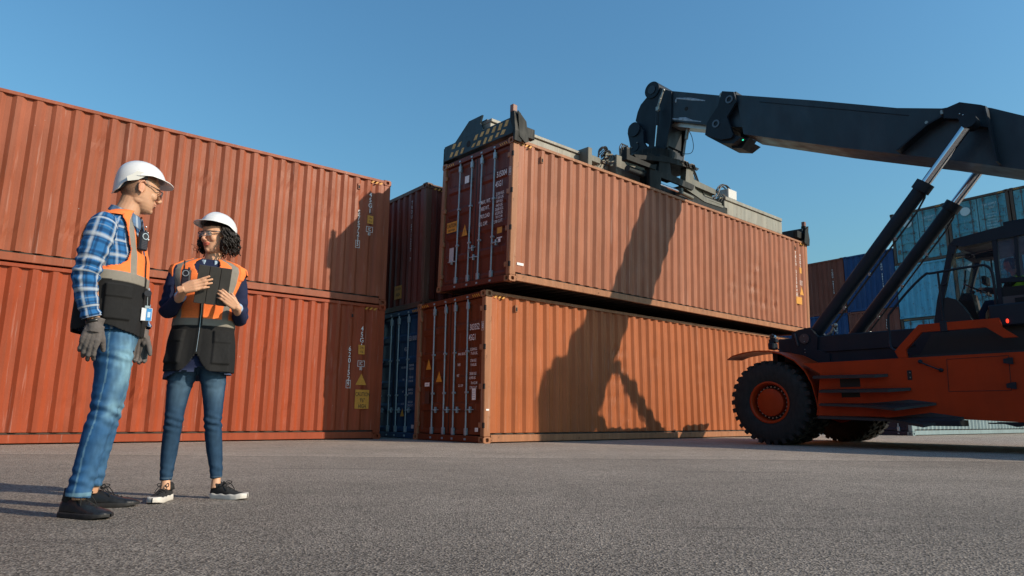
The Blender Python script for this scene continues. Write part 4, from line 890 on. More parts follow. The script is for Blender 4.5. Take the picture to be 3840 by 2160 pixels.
# end beams with corner guides
for ex, sg in ((0, -1), (1, 1)):
    X = .03 if ex == 0 else 12.162
    q = lambda d: X-sg*d     # inward
    sb = SB(); sb.box(q(-.03), q(.20), .03, 2.42, 2.97, 3.33, bev=.012); sb.prism([(2.02, 3.33), (1.54, 3.68), (1.07, 3.68), (1.14, 3.52), (1.02, 3.33)], q(-.02), q(.02), 'x')
    sb.prism([(1.05, 3.33), (1.05, 3.62), (1.5, 3.62), (1.8, 3.33)], q(.10), q(.6), 'x')
    eb = sb.build('end_beam', mat('slate_blue_enamel', (.020, .034, .044), .45, spec=.3, var=.2, vscale=4, bump=.1, bscale=30), SP)
    sb = SB()
    for row, (z0, z1, ph) in enumerate(((3.17, 3.30, 0), (3.01, 3.13, .09))):
        for k in range(11):
            y = .22+ph+k*.2
            if y > 2.2 or (1.35 < y < 1.65): continue
            w = .10+.02*math.sin(k*3.1+row); zz = z0+.02*math.sin(k*5+row*2); sb.prism([(y, zz), (y+w, zz+.01), (y+w-.07, z1-.012*(k % 3)), (y-.06, z1-.02)], q(-.034), q(-.031), 'x')
    sb.build('hazard_stripes', mat('worn_yellow_stripe', (.60, .38, .12), .6, var=.4, vscale=25), eb)
    sb = SB(); n = 16; sb.add([(q(-.033), 1.5+.07*math.cos(2*math.pi*k/n), 3.15+.075*math.sin(2*math.pi*k/n)) for k in range(n)], [tuple(range(n))]); sb.build('beam_slot', DARK, eb)
    for yy, s2 in ((.0, -1), (2.438, 1)):
        sb = SB(); sb.prism([(yy+s2*.06, 2.80), (yy+s2*.075, 3.0), (yy+s2*.02, 3.42), (yy-s2*.10, 3.42), (yy-s2*.1, 3.30), (yy+s2*.02, 2.98), (yy+s2*.02, 2.80)], q(-.06), q(.12), 'x')
        sb.box(q(.20), q(.55), yy-s2*.02, yy-s2*.16, 2.98, 3.2, bev=.01); sb.prism([(q(.0), 3.42), (q(.22), 3.25), (q(.30), 2.85), (q(.22), 2.80), (q(.05), 2.9)], yy+s2*.05, yy+s2*.08, 'y')
        if yy > 1 and ex == 0:
            sb = SB(); sb.box(q(-.02), q(.3), 2.42, 2.46, 2.82, 3.3, bev=.01); sb.build('corner_guide', GRD, eb); continue
        cg = sb.build('corner_guide', GRD, eb)
        sb = SB(); sb.box(q(-.055), q(.06), yy-s2*.02, yy-s2*.12, 3.42, 3.58, bev=.01); sb.build('guide_cap', mat('orange_guide_cap', (.20, .075, .05), .5), eb)
        sb = SB(); sb.tube([(q(.09), yy-s2*.08, 2.86), (q(.09), yy-s2*.08, 3.0)], .045, 10); sb.build('twistlock', STL, eb)
# ------------------------------------------------------------------ people
SKIN = mat('skin', attr='Col', rough=.52, sss=.06, bump=.05, bscale=220, bdist=.002, var=.06, vscale=30, spec=.35)
CLOTH = mat('cloth', attr='Col', rough=.85, bump=.25, bscale=900, bdist=.001, var=.08, vscale=60, sheen=.0, spec=.15)
LEATH = mat('black_leather', (.012, .012, .013), .38, var=.2, vscale=20, bump=.15, bscale=120, bdist=.002, spec=.5)
KNIT = mat('black_knit', (.014, .014, .015), .9, bump=.4, bscale=500, bdist=.001)
SOLEW = mat('white_foam_sole', (.62, .58, .53), .6, var=.08, vscale=30)
SOLEB = mat('black_rubber_sole', (.015, .014, .014), .7)
HELM = mat('white_helmet_plastic', (.70, .70, .71), .28, spec=.5, coat=.15)
HARN = mat('helmet_harness', (.012, .012, .015), .6)
HARG = mat('helmet_clip', (.5, .5, .48), .45)
GLOVE = mat('grey_glove', (.115, .10, .095), .9, var=.2, vscale=30, bump=.3, bscale=400, bdist=.001)
HAIRD = mat('dark_curly_hair', (.011, .007, .005), .55, spec=.35)
LENS = mat('safety_lens', (.75, .82, .85), .04, alpha=.16, spec=1.)
LENSD = mat('tinted_lens', (.12, .16, .18), .06, alpha=.72, spec=1.)
FRAMEB = mat('glasses_frame', (.02, .022, .03), .25)
RADIO = mat('radio_plastic', (.011, .010, .016), .45)
SILV = mat('silver_trim', (.6, .6, .6), .3, metal=.8)

def organic(mb, name, m, parent, voxel=.005, smooth=4, colfn=None, disp=None, fac=.5):
    me = bpy.data.meshes.new('tmp'); me.from_pydata(mb.v, [], mb.f); me.update()
    o = bpy.data.objects.new('tmp', me); COL.objects.link(o)
    r = o.modifiers.new('r', 'REMESH'); r.mode = 'VOXEL'; r.voxel_size = voxel; r.use_smooth_shade = True
    if smooth: s_ = o.modifiers.new('s', 'SMOOTH'); s_.factor = fac; s_.iterations = smooth
    dg = bpy.context.evaluated_depsgraph_get(); out = bpy.data.meshes.new_from_object(o.evaluated_get(dg)); bpy.data.objects.remove(o); bpy.data.meshes.remove(me)
    out.name = name
    if disp:
        nr = [v.normal.copy() for v in out.vertices]
        for v, n in zip(out.vertices, nr): v.co += n*disp(v.co, n)
    if colfn:
        ca = out.color_attributes.new('Col', 'FLOAT_COLOR', 'POINT'); arr = []
        for v in out.vertices: arr += [*colfn(v.co, v.normal), 1]
        ca.data.foreach_set('color', arr)
    for p in out.polygons: p.use_smooth = True
    out.materials.append(m); ob = bpy.data.objects.new(name, out); COL.objects.link(ob); ob.parent = parent
    return ob
def ss(a, b, x): t = max(0, min(1, (x-a)/(b-a))); return t*t*(3-2*t)
def lerp(a, b, t): return tuple(x+(y-x)*t for x, y in zip(a, b))
def catm(tab, x):
    # piecewise smooth interpolation of rows (x, v1, v2, ...)
    tab = sorted(tab); 
    if x <= tab[0][0]: return tab[0][1:]
    for a, b in zip(tab, tab[1:]):
        if x <= b[0]:
            t = (x-a[0])/(b[0]-a[0]); t = t*t*(3-2*t)*.5+t*.5; return tuple(p+(q-p)*t for p, q in zip(a[1:], b[1:]))
    return tab[-1][1:]
def grid(fn, nu, nv, name, m, parent, colfn=None, keep=None, thick=0., closed=True, smooth=True):
    """surface fn(i/nu, j/nv) -> (co, u, v); closed in v"""
    vs = []; cs = []; P = []
    for i in range(nu+1):
        for j in range(nv if closed else nv+1):
            co, prm = fn(i/nu, j/nv); vs.append(co); P.append(prm)
    n = nv if closed else nv+1; fs = []
    for i in range(nu):
        for j in range(nv):
            k = (j+1) % n if closed else j+1; q = (i*n+j, i*n+k, (i+1)*n+k, (i+1)*n+j)
            if keep is None or all(keep(P[a], vs[a]) for a in q): fs.append(q)
    used = sorted({a for q in fs for a in q}); mp = {a: i for i, a in enumerate(used)}
    mb = MB(); mb.v = [tuple(vs[a]) for a in used]; mb.f = [tuple(mp[a] for a in q) for q in fs]
    cols = [colfn(P[a], Vector(vs[a])) for a in used] if colfn else None
    o = mb.build(name, m, parent, smooth=smooth, cols=cols)
    if thick:
        s_ = o.modifiers.new('thickness', 'SOLIDIFY'); s_.thickness = thick; s_.offset = -1
    return o

HEADTAB = [(-.124, .050, .030, .012), (-.118, .066, .012, .030), (-.105, .078, -.006, .043), (-.088, .082, -.026, .054), (-.070, .083, -.050, .062), (-.050, .083, -.074, .068), (-.030, .083, -.088, .072),
           (-.010, .083, -.098, .075), (.010, .086, -.103, .077), (.030, .090, -.105, .078), (.055, .086, -.103, .076), (.080, .074, -.092, .068), (.100, .054, -.072, .054), (.114, .028, -.045, .034), (.120, .004, -.020, .014)]
def head_prims(mb, M, sc=1., man=True):
    Ms = M @ Matrix.Scale(sc, 4)
    def E(c, r, rot=None):
        T = Ms @ Matrix.Translation(c)
        if rot: T = T @ rot
        mb.ball((0, 0, 0), r, 20, 14, T)
    def T(pts, rs): mb.tube([M @ (Vector(p)*sc) for p in pts], [r*sc for r in rs], 12)
    rings = []
    for i in range(61):
        z = -.124+.244*i/60; xf, xb, w = catm(HEADTAB, z); cx = xb+(xf-xb)*.45; jaw = 0 if man else ss(-.03, -.09, z)*.07
        w *= 1-jaw
        row = []
        for j in range(48):
            a = 2*math.pi*j/48; c, s_ = math.cos(a), math.sin(a)
            ex = (.92 if c > 0 else .95); x = cx+((xf-cx) if c > 0 else (cx-xb))*math.copysign(abs(c)**ex, c); y = w*math.copysign(abs(s_)**(.86 if c < 0 else .95), s_)
            row.append(Ms @ Vector((x, y, z)))
        rings.append(row)
    mb.loft(rings)
    E((.068, 0, -.100), (.020, .024 if man else .019, .018))
    for s in (1, -1):
        E((.060, s*.038, -.026), (.024, .020, .024)); E((.002, s*.052, -.066), (.030, .012, .022))
        E((.0800, s*.031, .003), (.012, .017, .011)); E((.1005, s*.0105, -.037), (.0095, .008, .0075))
        E((-.006, s*.079, -.004), (.016, .006, .028), Matrix.Rotation(R(-12), 4, 'Y')); T([(-.016, s*.084, -.030), (-.024, s*.091, -.004), (-.020, s*.093, .020), (-.006, s*.090, .030), (.007, s*.085, .020)], [.0045, .0052, .0055, .0052, .0045])
        E((-.003, s*.084, -.033), (.007, .004, .009))
    E((.079, 0, .024), (.015, .050, .010))
    T([(.084, 0, .014), (.096, 0, -.008), (.1115, 0, -.030), (.103, 0, -.039)], [.008, .0085, .0108, .008])
    E((.082, 0, -.055), (.0125, .024, .014)); E((.0905, 0, -.0585), (.0085, .023, .0045)); E((.0890, 0, -.0680), (.0085, .020, .0055))
    return mb

def helmet(M, parent, sc=1., clip=True):
    H_ = M @ Matrix.Scale(sc, 4)
    def rimz(ph): 
        a = abs(ph); return catm([(0, .072), (.7, .070), (1.3, .066), (1.9, .045), (2.3, .0), (2.65, -.045), (3.15, -.062)], a)[0]
    prof = []
    nphi = 96; NR = 22
    def pt(ph, i, off=0.):
        zr = rimz(ph); zt = .158-off; zc = .035
        if i <= NR:
            t = i/NR; z = zt+(zr-zt)*(1-math.cos(t*math.pi/2)**1.0) if False else zt-(zt-zr)*(1-math.cos(t*math.pi/2))
            if z > zc: s_ = math.sqrt(max(0, 1-((z-zc)/(zt-zc))**2.15))
            else: s_ = 1-.05*((zc-z)/.1)**2
            if i == 0: s_ = 0.001
            rx, ry = .124-off, .102-off
            rid = .004*math.exp(-(math.sin(ph)*s_*ry/.016)**2)*(1 if z > .09 else 0)
            return Vector((-.004+rx*s_*math.cos(ph), ry*s_*math.sin(ph), z+rid-(0 if off == 0 else 0)))
        return None
    rings = []
    for i in range(NR+1): rings.append([pt(2*math.pi*j/nphi-math.pi, i) for j in range(nphi)])
    br = []
    for k in (1, 2, 3):
        row = []
        for j in range(nphi):
            ph = 2*math.pi*j/nphi-math.pi; b = .005+.040*max(0, math.cos(ph*.95))**1.6 if abs(ph) < 1.6 else .005
            base = pt(ph, NR); d = Vector((math.cos(ph), math.sin(ph), 0)); row.append(base+d*b*k/3-Vector((0, 0, (b*.30)*(k/3)**1.5)))
        br.append(row)
    rings += br
    lip = [[v-Vector((0, 0, .0035)) for v in br[-1]]]; inner = [[v-Vector((0, 0, .0035)) for v in r_] for r_ in br[-2::-1]]
    inn = [[pt(2*math.pi*j/nphi-math.pi, i, .004) for j in range(nphi)] for i in range(NR, -1, -1)]
    rings += lip+inner+inn
    mb = MB(); mb.loft([[H_ @ v for v in r_] for r_ in rings], True); h = mb.build('helmet', HELM, parent, angle=60)
    # suspension band inside and the clip over the ear
    mb = MB(); rg = []
    for (zo, ro) in ((.062, .0), (.034, .0), (.034, .004), (.062, .004)):
        rg.append([H_ @ Vector((-.010+(.104+ro)*math.cos(a), (.086+ro)*math.sin(a), zo-.085*ss(.25, 1, -math.cos(a)))) for a in [R(80)+R(200)*j/40 for j in range(41)]])
    rg.append(rg[0]); mb.loft(rg, False, False)
    mb.tube([H_ @ Vector((-.108, y, -.034)) for y in (-.02, 0, .02)], .014*sc, 10); mb.build('helmet_harness', HARN, h, smooth=True)
    if clip:
        mb = MB()
        for s in (-1, 1):
            mb.prism([(-.070, .038), (-.092, .018), (-.082, -.004), (-.035, .020), (-.005, .050), (.012, .068), (-.05, .066)], s*.094, s*.099, 'y', H_)
        build_each(mb, 'helmet_clip', HARG, h)
    return h

def hand(mb, org, fx, ty, sc=1., curl=(18, 28, 20), spread=1., thumb=(0.55, .75, -.35), tcurl=20, fat=1., stag=(0, 2, 5, 9)):
    """fingers along fx, thumb towards ty, back of the hand = fx x ty for a right hand (pass back explicitly through bk)"""
    fx = Vector(fx).normalized(); ty = Vector(ty); ty = (ty-fx*ty.dot(fx)).normalized(); bk = hand.side*fx.cross(ty)
    M = Matrix((fx, ty, bk)).transposed().to_4x4(); M.translation = Vector(org); M = M @ Matrix.Scale(sc, 4)
    def TT(pts, rs): mb.tube([M @ Vector(p) for p in pts], [r*sc*fat for r in rs], 10)
    # palm from four metacarpal rows
    for y, x1 in ((.030, .090), (.010, .094), (-.010, .090), (-.029, .082)):
        mb.tube([M @ Vector(p) for p in ((-.012, y*.55, 0), (.02, y*.75, .001), (.06, y*.95, .003), (x1, y, .0))], [r*sc*fat for r in (.019, .017, .0145, .0105)], 10)
    TT([(-.05, 0, 0), (-.01, 0, 0)], [.026, .024]); mb.ball(tuple(M @ Vector((.03, .022, -.008))), .018*sc*fat, 12, 8)
    for k, (y, x0, L_, r) in enumerate(((.030, .090, (.036, .024, .019), .0092), (.010, .094, (.040, .027, .020), .0095), (-.010, .090, (.037, .025, .020), .0090), (-.029, .082, (.029, .019, .017), .0080))):
        p = Vector((x0, y, 0)); a = 0; pts = [p]; rs = [r*1.12]; yaw = R((1.5-k)*3.5*spread)
        for q, l in enumerate(L_):
            a += R(curl[q]+stag[k]*(.8 if q else .4)); p = p+Vector((math.cos(a)*math.cos(yaw), math.sin(yaw)*math.cos(a), -math.sin(a)))*l; pts.append(p); rs.append(r*(1.0 if q < 1 else .92-.08*q))
        tip = pts[-1]; full = [pts[0]]; fr = [rs[0]]
        for i in range(1, len(pts)): full += [(pts[i-1]+pts[i])/2, pts[i]]; fr += [r*.95*(1-.05*i), rs[i]*1.03]
        TT(full, fr); mb.ball(tuple(M @ tip), rs[-1]*sc*fat, 10, 8)
    t = Vector(thumb).normalized(); p = Vector((.012, .026, -.006)); t2 = (t+Vector((.35, -.12, -.2))*math.radians(tcurl)*2).normalized()
    TT([p, p+t*.042, p+t*.042+t2*.03, p+t*.042+t2*.054], [.0155, .0125, .0112, .0085]); mb.ball(tuple(M @ (p+t*.042+t2*.054)), .0085*sc*fat, 10, 8)
    return M
hand.side = 1

def shoe(parent, heel, d, L_=.30, man=True):
    d = Vector((*d, 0)).normalized(); s = Vector((0, 0, 1)).cross(d); M = Matrix((d, s, Vector((0, 0, 1)))).transposed().to_4x4(); M.translation = Vector((*heel, 0)) @ Matrix.Identity(3); k = L_/.30
    tab = [(0, .018, .075, .0), (.008, .030, .088, .0), (.03, .038, .098, .0), (.07, .039, .104, 0), (.10, .040, .100, 0), (.13, .043, .088, 0), (.17, .047, .070, 0), (.21, .050, .058, 0), (.25, .048, .050, 0), (.28, .038, .043, 0), (.296, .022, .036, 0), (.300, .008, .030, 0)]
    st = .022 if man else .030
    def upper(u, v):
        x = .3*u; w, h, _ = catm(tab, x); a = 2*math.pi*v; c, sn = math.cos(a), math.sin(a)
        e = .75; y = w*math.copysign(abs(c)**e, c); z = max(0, sn)**.8*(h-st)*(.98) if sn > 0 else 0
        y -= .006*math.sin(x/.3*math.pi)
        cre = .0018*noise.noise(Vector((x*60, y*25, z*40)))
        return M @ Vector((x*k, y*k, (z+st-.004+cre)*k)), (x, a)
    o = grid(upper, 48, 40, 'shoe', LEATH if man else KNIT, parent)
    def sole(u, v):
        x = -.006+.312*u; w, h, _ = catm(tab, min(.3, max(0, x))); w += .006; a = 2*math.pi*v; c, sn = math.cos(a), math.sin(a); y = w*math.copysign(abs(c)**.5, c)-.006*math.sin(max(0, x)/.3*math.pi)
        toe = .012*ss(.22, .31, x); z = (st+.004+(.008*ss(.18, .31, x) if not man else 0)) if sn > 0 else toe
        if not man and sn > 0: z += .006*math.sin(x*40)**2
        if abs(sn) < .25: z = toe+(st-toe)*(.5+sn*2)
        if u in (0., 1.): y *= .3
        return M @ Vector((x*k, y*k, max(.0, z)*k)), 0
    so = grid(sole, 40, 32, 'sole', SOLEB if man else SOLEW, o)
    mb = MB(); lm = M @ Matrix.Scale(k, 4)
    for i in range(5):
        x = .105+.022*i; w, h, _ = catm(tab, x); mb.tube([lm @ Vector((x, y, h-.004-abs(y)*.55)) for y in (-.024, -.01, .012, .024)], .0028, 6); mb.tube([lm @ Vector((x+.006, -.022, h-.016)), lm @ Vector((x+.016, .0, h-.004)), lm @ Vector((x+.024, .022, h-.018))], .0025, 6)
    for s2 in (-1, 1): mb.tube(spl([lm @ Vector(p) for p in ((.10, 0, .102), (.11, s2*.02, .122), (.135, s2*.038, .118), (.12, s2*.03, .100), (.10, 0, .102))], 5), .0028, 6); mb.tube(spl([lm @ Vector(p) for p in ((.10, 0, .103), (.13, s2*.018, .110), (.15, s2*.035, .085), (.16, s2*.043, .062))], 5), .0025, 6)
    mb.build('laces', KNIT, o, smooth=True)
    mb = MB(); mb.tube([lm @ Vector((.045, 0, .075)), lm @ Vector((.05, 0, .106)), lm @ Vector((.052, 0, .135 if man else .112))], [.040, .038 if man else .036, .038 if man else .033], 24); mb.build('shoe_collar', KNIT if man else KNIT, o, smooth=True)
    return o

def tubegrid(path, nu, nv, disp, closed_end=True):
    """path rows (x,y,z,r_side,r_front) ; returns fn for grid()"""
    P = [Vector(p[:3]) for p in path]; n = len(P)-1
    def fn(u, v):
        t = u*n; i = min(int(t), n-1); f = t-i
        p0, p1, p2, p3 = P[max(i-1, 0)], P[i], P[i+1], P[min(i+2, n)]
        c = .5*((2*p1)+(p2-p0)*f+(2*p0-5*p1+4*p2-p3)*f*f+(3*p1-p0-3*p2+p3)*f**3)
        tg = (.5*((p2-p0)+2*(2*p0-5*p1+4*p2-p3)*f+3*(3*p1-p0-3*p2+p3)*f*f)).normalized()
        r1 = path[i][3]*(1-f)+path[i+1][3]*f; r2 = (path[i][4]*(1-f)+path[i+1][4]*f) if len(path[i]) > 4 else r1
        ax = Vector((1, 0, 0)); e1 = (ax-tg*ax.dot(tg)).normalized(); e2 = tg.cross(e1); a = 2*math.pi*v
        d = e1*math.cos(a)*r1+e2*math.sin(a)*r2; co = c+d; co += d.normalized()*disp(co, u, a)
        return co, (u, a, r1)
    return fn

def plaid(u, v):
    base = (.025, .135, .34); navy = (.006, .018, .065); wh = (.50, .53, .55); pu = (u/.078) % 1; pv = (v/.080) % 1
    c = base; k = 0
    for p in (pu, pv):
        if .18 < p < .32 or .68 < p < .82: c = lerp(c, navy, .55)
    for p in (pu, pv):
        q = abs(p-.5)
        if q < .085: k += 1; c = lerp(c, wh, .70 if q < .045 else .42)
        elif q < .13: c = lerp(c, navy, .5)
        if q > .485: c = lerp(c, (.25, .35, .45), .5)
    return c
ORN = (.92, .215, .06); GRV = (.235, .215, .185); BKV = (.018, .018, .019)

def torso_fn(tab, th, disp, z0, z1, e=.85):
    """tab rows: z, cx, cy, half depth (facing), half width; th = facing angle in the local xy plane"""
    f = Vector((math.cos(th), math.sin(th), 0)); l = Vector((-math.sin(th), math.cos(th), 0))
    def fn(u, v):
        z = z0+(z1-z0)*u; cx, cy, d, w = catm(tab, z); a = 2*math.pi*v-math.pi    # a = 0 is the front, + is its left
        c, s = math.cos(a), math.sin(a)
        p = Vector((cx, cy, z))+f*(d*math.copysign(abs(c)**e, c))+l*(w*math.copysign(abs(s)**e, s))
        n = (f*(c/d)+l*(s/w)).normalized(); p += n*disp(z, a, p)
        return p, (z, a)
    return fn

# ================================================================== the man
GM_ = Vector((-2.17499, 3.56032, 0)); vdM = Vector((GM_.x, GM_.y, 0)).normalized(); xrM = Vector((vdM.y, -vdM.x, 0))
MAN = empty('person', frame_m(GM_, xrM, vdM, (0, 0, 1)), 'man in a blue plaid shirt, white helmet and hi-vis vest looking to the right', 'person')
thM = R(-22)
Tm = [(.60, .03, 0, .12, .16), (.86, .012, 0, .145, .185), (.95, .006, 0, .150, .190), (1.08, .006, 0, .146, .188), (1.20, .006, 0, .145, .195), (1.32, .0, 0, .145, .205), (1.42, -.008, 0, .132, .205), (1.48, -.008, 0, .118, .192), (1.53, .0, 0, .098, .165), (1.57, .012, 0, .078, .115), (1.60, .03, 0, .064, .074), (1.66, .03, 0, .058, .062)]
hm = Matrix.Translation((.078, 0, 1.742)) @ Matrix.Rotation(R(10), 4, 'Z') @ Matrix.Rotation(R(8), 4, 'Y')
# body (skin): head, neck, trunk, arms, legs as one surface
mb = MB(); head_prims(mb, hm, 1.04)
mb.tube([(.005, 0, 1.50), (.02, 0, 1.58), (.04, 0, 1.64), (.055, 0, 1.70)], [.075, .064, .060, .062], 20)
mb.tube([(.03, 0, .86), (.01, 0, 1.1), (0, 0, 1.35), (0, 0, 1.46)], [.12, .115, .125, .10], 20)
for s, sh, el, wr in ((-1, (-.07, -.17, 1.46), (-.105, -.225, 1.19), (-.058, -.235, .955)), (1, (.07, .17, 1.47), (.13, .25, 1.22), (.172, .2, .95))):
    mb.tube([(0, 0, 1.46), sh, el, wr], [.06, .048, .038, .027], 14)
for s, hp, kn, an in ((-1, (.04, -.09, .88), (.03, -.13, .52), (-.03, -.135, .08)), (1, (.05, .09, .88), (.065, .16, .52), (.02, .22, .08))):
    mb.tube([(.02, 0, .92), hp, kn, an], [.08, .07, .04, .032], 14)
hmi = hm.inverted()
SK1 = (.56, .31, .19)
def man_skin(p, n):
    q = hmi @ p; q = q/1.04; c = SK1
    if p.z > 1.55:
        # cropped hair on the back and sides
        hair = 0
        if q.z > -.055-.0*q.x: hair = ss(.010, -.012, q.x-(.020 if q.z > .02 else -.015))*ss(-.075, -.04, q.z)
        if q.z > .045 and q.x < .055: hair = max(hair, .8)
        earz = abs(q.y) > .077 and abs(q.x+.008) < .028 and abs(q.z) < .040
        if earz: hair = 0; c = lerp(c, (.62, .25, .16), .45)
        fuzz = .75+.25*noise.noise(p*180)
        c = lerp(c, (.085, .05, .035), min(.82, hair*fuzz))
        if q.x > .078 and abs(q.y) < .024 and -.073 < q.z < -.053: c = lerp(c, (.42, .14, .10), .6)
        if q.x > .07 and .016 < q.z < .026 and .012 < abs(q.y) < .05: c = lerp(c, (.06, .035, .025), .75)
        if q.z < -.05 and q.x > .0 and hair < .1: c = lerp(c, (.40, .24, .17), .22)    # stubble
    return c
organic(mb, 'body', SKIN, MAN, .0035, 3, man_skin)
mb = MB()
for s in (-1, 1): mb.ball(tuple(hm @ (Vector((.0785, s*.031, .003))*1.04)), .0125, 12, 8)
mb.build('eyes', mat('eye_white', (.5, .46, .42), .2), MAN, smooth=True)
helmet(hm @ Matrix.Rotation(R(-2), 4, 'Y') @ Matrix.Translation((.0, 0, .004)), MAN, 1.03)
# glasses
mb = MB()
for s in (-1, 1): mb.tube([hm @ Vector(p) for p in ((-.012, s*.084, .016), (.03, s*.083, .018), (.075, s*.070, .013), (.098, s*.048, .012))], [.002, .0025, .0028, .0028], 8)
mb.tube([hm @ Vector(p) for p in ((.098, -.050, .014), (.112, -.025, .015), (.115, 0, .014), (.112, .025, .015), (.098, .050, .014))], .0022, 8); gl = mb.build('glasses', FRAMEB, MAN, smooth=True)
def lens_grid(hmx, parent, m, sc=1.):
    def fn(u, v):
        y = (-1+2*u)*.062; x = .116-.9*y*y*5.2; z = .015-.036*v*(1-.25*abs(u-.5)*2-.35*math.exp(-((u-.5)/.07)**2)); return hmx @ (Vector((x, y, z))*sc), 0
    grid(fn, 24, 6, 'lens', m, parent, closed=False)
lens_grid(hm, gl, LENSD, 1.0)
# shirt: trunk, two sleeves, collar
def sh_d(z, a, p): return -.012+.004*noise.noise(Vector((p.x*9, p.y*9, z*14)))
def sh_col(P, co): return plaid(P[1]*.19, P[0])
shirt = grid(torso_fn(Tm, thM, sh_d, .93, 1.60), 110, 150, 'shirt', CLOTH, MAN, sh_col, thick=.0)
def slv_d(co, u, a):
    e = math.exp(-((u-.55)/.16)**2); w = noise.noise(Vector((co.x*16, co.y*16, co.z*34)))*(.004+.008*e)
    w += .005*e*math.sin(co.z*130+math.sin(a)*2.2); w += .006*ss(.8, .92, u)*math.sin(co.z*90+a) if u < .96 else 0
    return w
def slv_col(P, co): return plaid(P[1]*.055+.012, P[0]*.58+.02)
for pth in ([(-.060, -.150, 1.520, .040), (-.068, -.172, 1.485, .064), (-.078, -.195, 1.430, .071), (-.096, -.215, 1.33, .069), (-.112, -.228, 1.23, .061), (-.118, -.232, 1.18, .059), (-.106, -.236, 1.09, .051), (-.086, -.238, 1.02, .047), (-.070, -.237, .975, .046)],
            [(.050, .150, 1.54, .04), (.065, .175, 1.50, .066), (.08, .20, 1.43, .072), (.105, .23, 1.33, .069), (.125, .25, 1.24, .06), (.14, .255, 1.19, .058), (.158, .235, 1.10, .05), (.170, .21, 1.03, .046), (.175, .20, .985, .045)]):
    grid(tubegrid(pth, 0, 0, slv_d), 120, 72, 'sleeve', CLOTH, shirt, slv_col)
def collar_fn(c, tilt, th, r0, gap, h=.042, drop=.045):
    def fn(u, v):
        a = th+R(gap)+(2*math.pi-2*R(gap))*u; k = v; fr = 1-abs(math.cos((a-th)/2))*0
        if k < .45: t = k/.45; r = r0+.0*t; z = -.012+h*t
        else: t = (k-.45)/.55; r = r0+.006+.016*t; z = h-.012-(h+ (drop-.02)*.5)*t*(1+.35*math.cos(a-th))
        p = Vector((c[0]+r*math.cos(a), c[1]+r*math.sin(a), c[2]+z)); p.z -= tilt*math.cos(a-th)*r/.07*.07*1.; return p, (a, k)
    return fn
col_ = grid(collar_fn((.030, 0, 1.578), .42, thM, .073, 14), 80, 16, 'collar', CLOTH, shirt, lambda P, co: lerp(plaid(P[0]*.075+.03, P[1]*.11), (.25, .33, .42), .35), closed=False, thick=.003)
mb = MB()
for p in ((.128, -.038, 1.525), (.138, -.045, 1.49), (.145, -.05, 1.45)): mb.ball(p, .006, 8, 6)
mb.build('shirt_button', SILV, shirt)
# vest
def fold(z, a, p, k=1.): return k*(.0035*noise.noise(Vector((p.x*8, p.y*8, z*7)))+.006*noise.noise(Vector((math.sin(a)*3, math.cos(a)*3, z*3+4)))*ss(1.3, .95, z))
def v_d(z, a, p):
    d = .010+fold(z, a, p)
    if z < 1.18:
        # cargo pocket on the near front, with flap
        for ca in (-.95, .95):
            da = a-ca
            if abs(da) < .42 and .975 < z < 1.165:
                e = min(1, (.42-abs(da))/.04)*min(1, (z-.975)/.01); d += (.020 if z > 1.095 else .013)*e
    if abs(z-1.21) < .026: d += .0025
    if abs(a) < .05: d += .004
    return d
def v_keep(P, co):
    z, a = P; A = abs(a)
    lo = .918+.030*math.exp(-((A-1.3)/.5)**2)-.012*math.exp(-(a/.35)**2)
    if z < lo: return False
    if abs(a) < .030 and z > 1.36: return False
    if z > 1.40 and A < .05+ (z-1.40)*3.1: return False     # neck opening at the front
    if 1.255 < z < 1.552:
        f0_ = catm([(1.255, 1.35), (1.275, .95), (1.30, .74), (1.36, .62), (1.44, .66), (1.50, .74), (1.552, 1.05)], z)[0]; b0_ = catm([(1.255, 1.6), (1.30, 2.1), (1.44, 2.3), (1.52, 2.25), (1.552, 1.8)], z)[0]
        if f0_ < A < b0_: return False
    return True
def v_col(P, co):
    z, a = P; A = abs(a); n = noise.noise(co*9)*.06+1; c = ORN
    top = 1.236-.004*math.cos(a); bot = 1.186-.004*math.cos(a)
    if (.36 < A < .62 or 2.4 < A < 2.66) and z > bot: c = GRV
    if bot < z < top: c = GRV
    if z <= bot: c = BKV
    if A < .035: c = (.012, .012, .012)
    # dark binding round the armhole and neck
    if 1.245 < z < 1.56:
        f0_ = catm([(1.255, 1.35), (1.275, .95), (1.30, .74), (1.36, .62), (1.44, .66), (1.50, .74), (1.552, 1.05)], z)[0]
        if f0_-.05 < A < f0_+.02: c = lerp(c, (.55, .10, .03), .8)
    if z > 1.40 and A < .10+(z-1.40)*3.1: c = lerp(c, (.02, .02, .02), .7)
    return tuple(x*n for x in c)
vest = grid(torso_fn(Tm, thM, v_d, .885, 1.598), 150, 230, 'vest', CLOTH, MAN, v_col, v_keep, thick=.004)
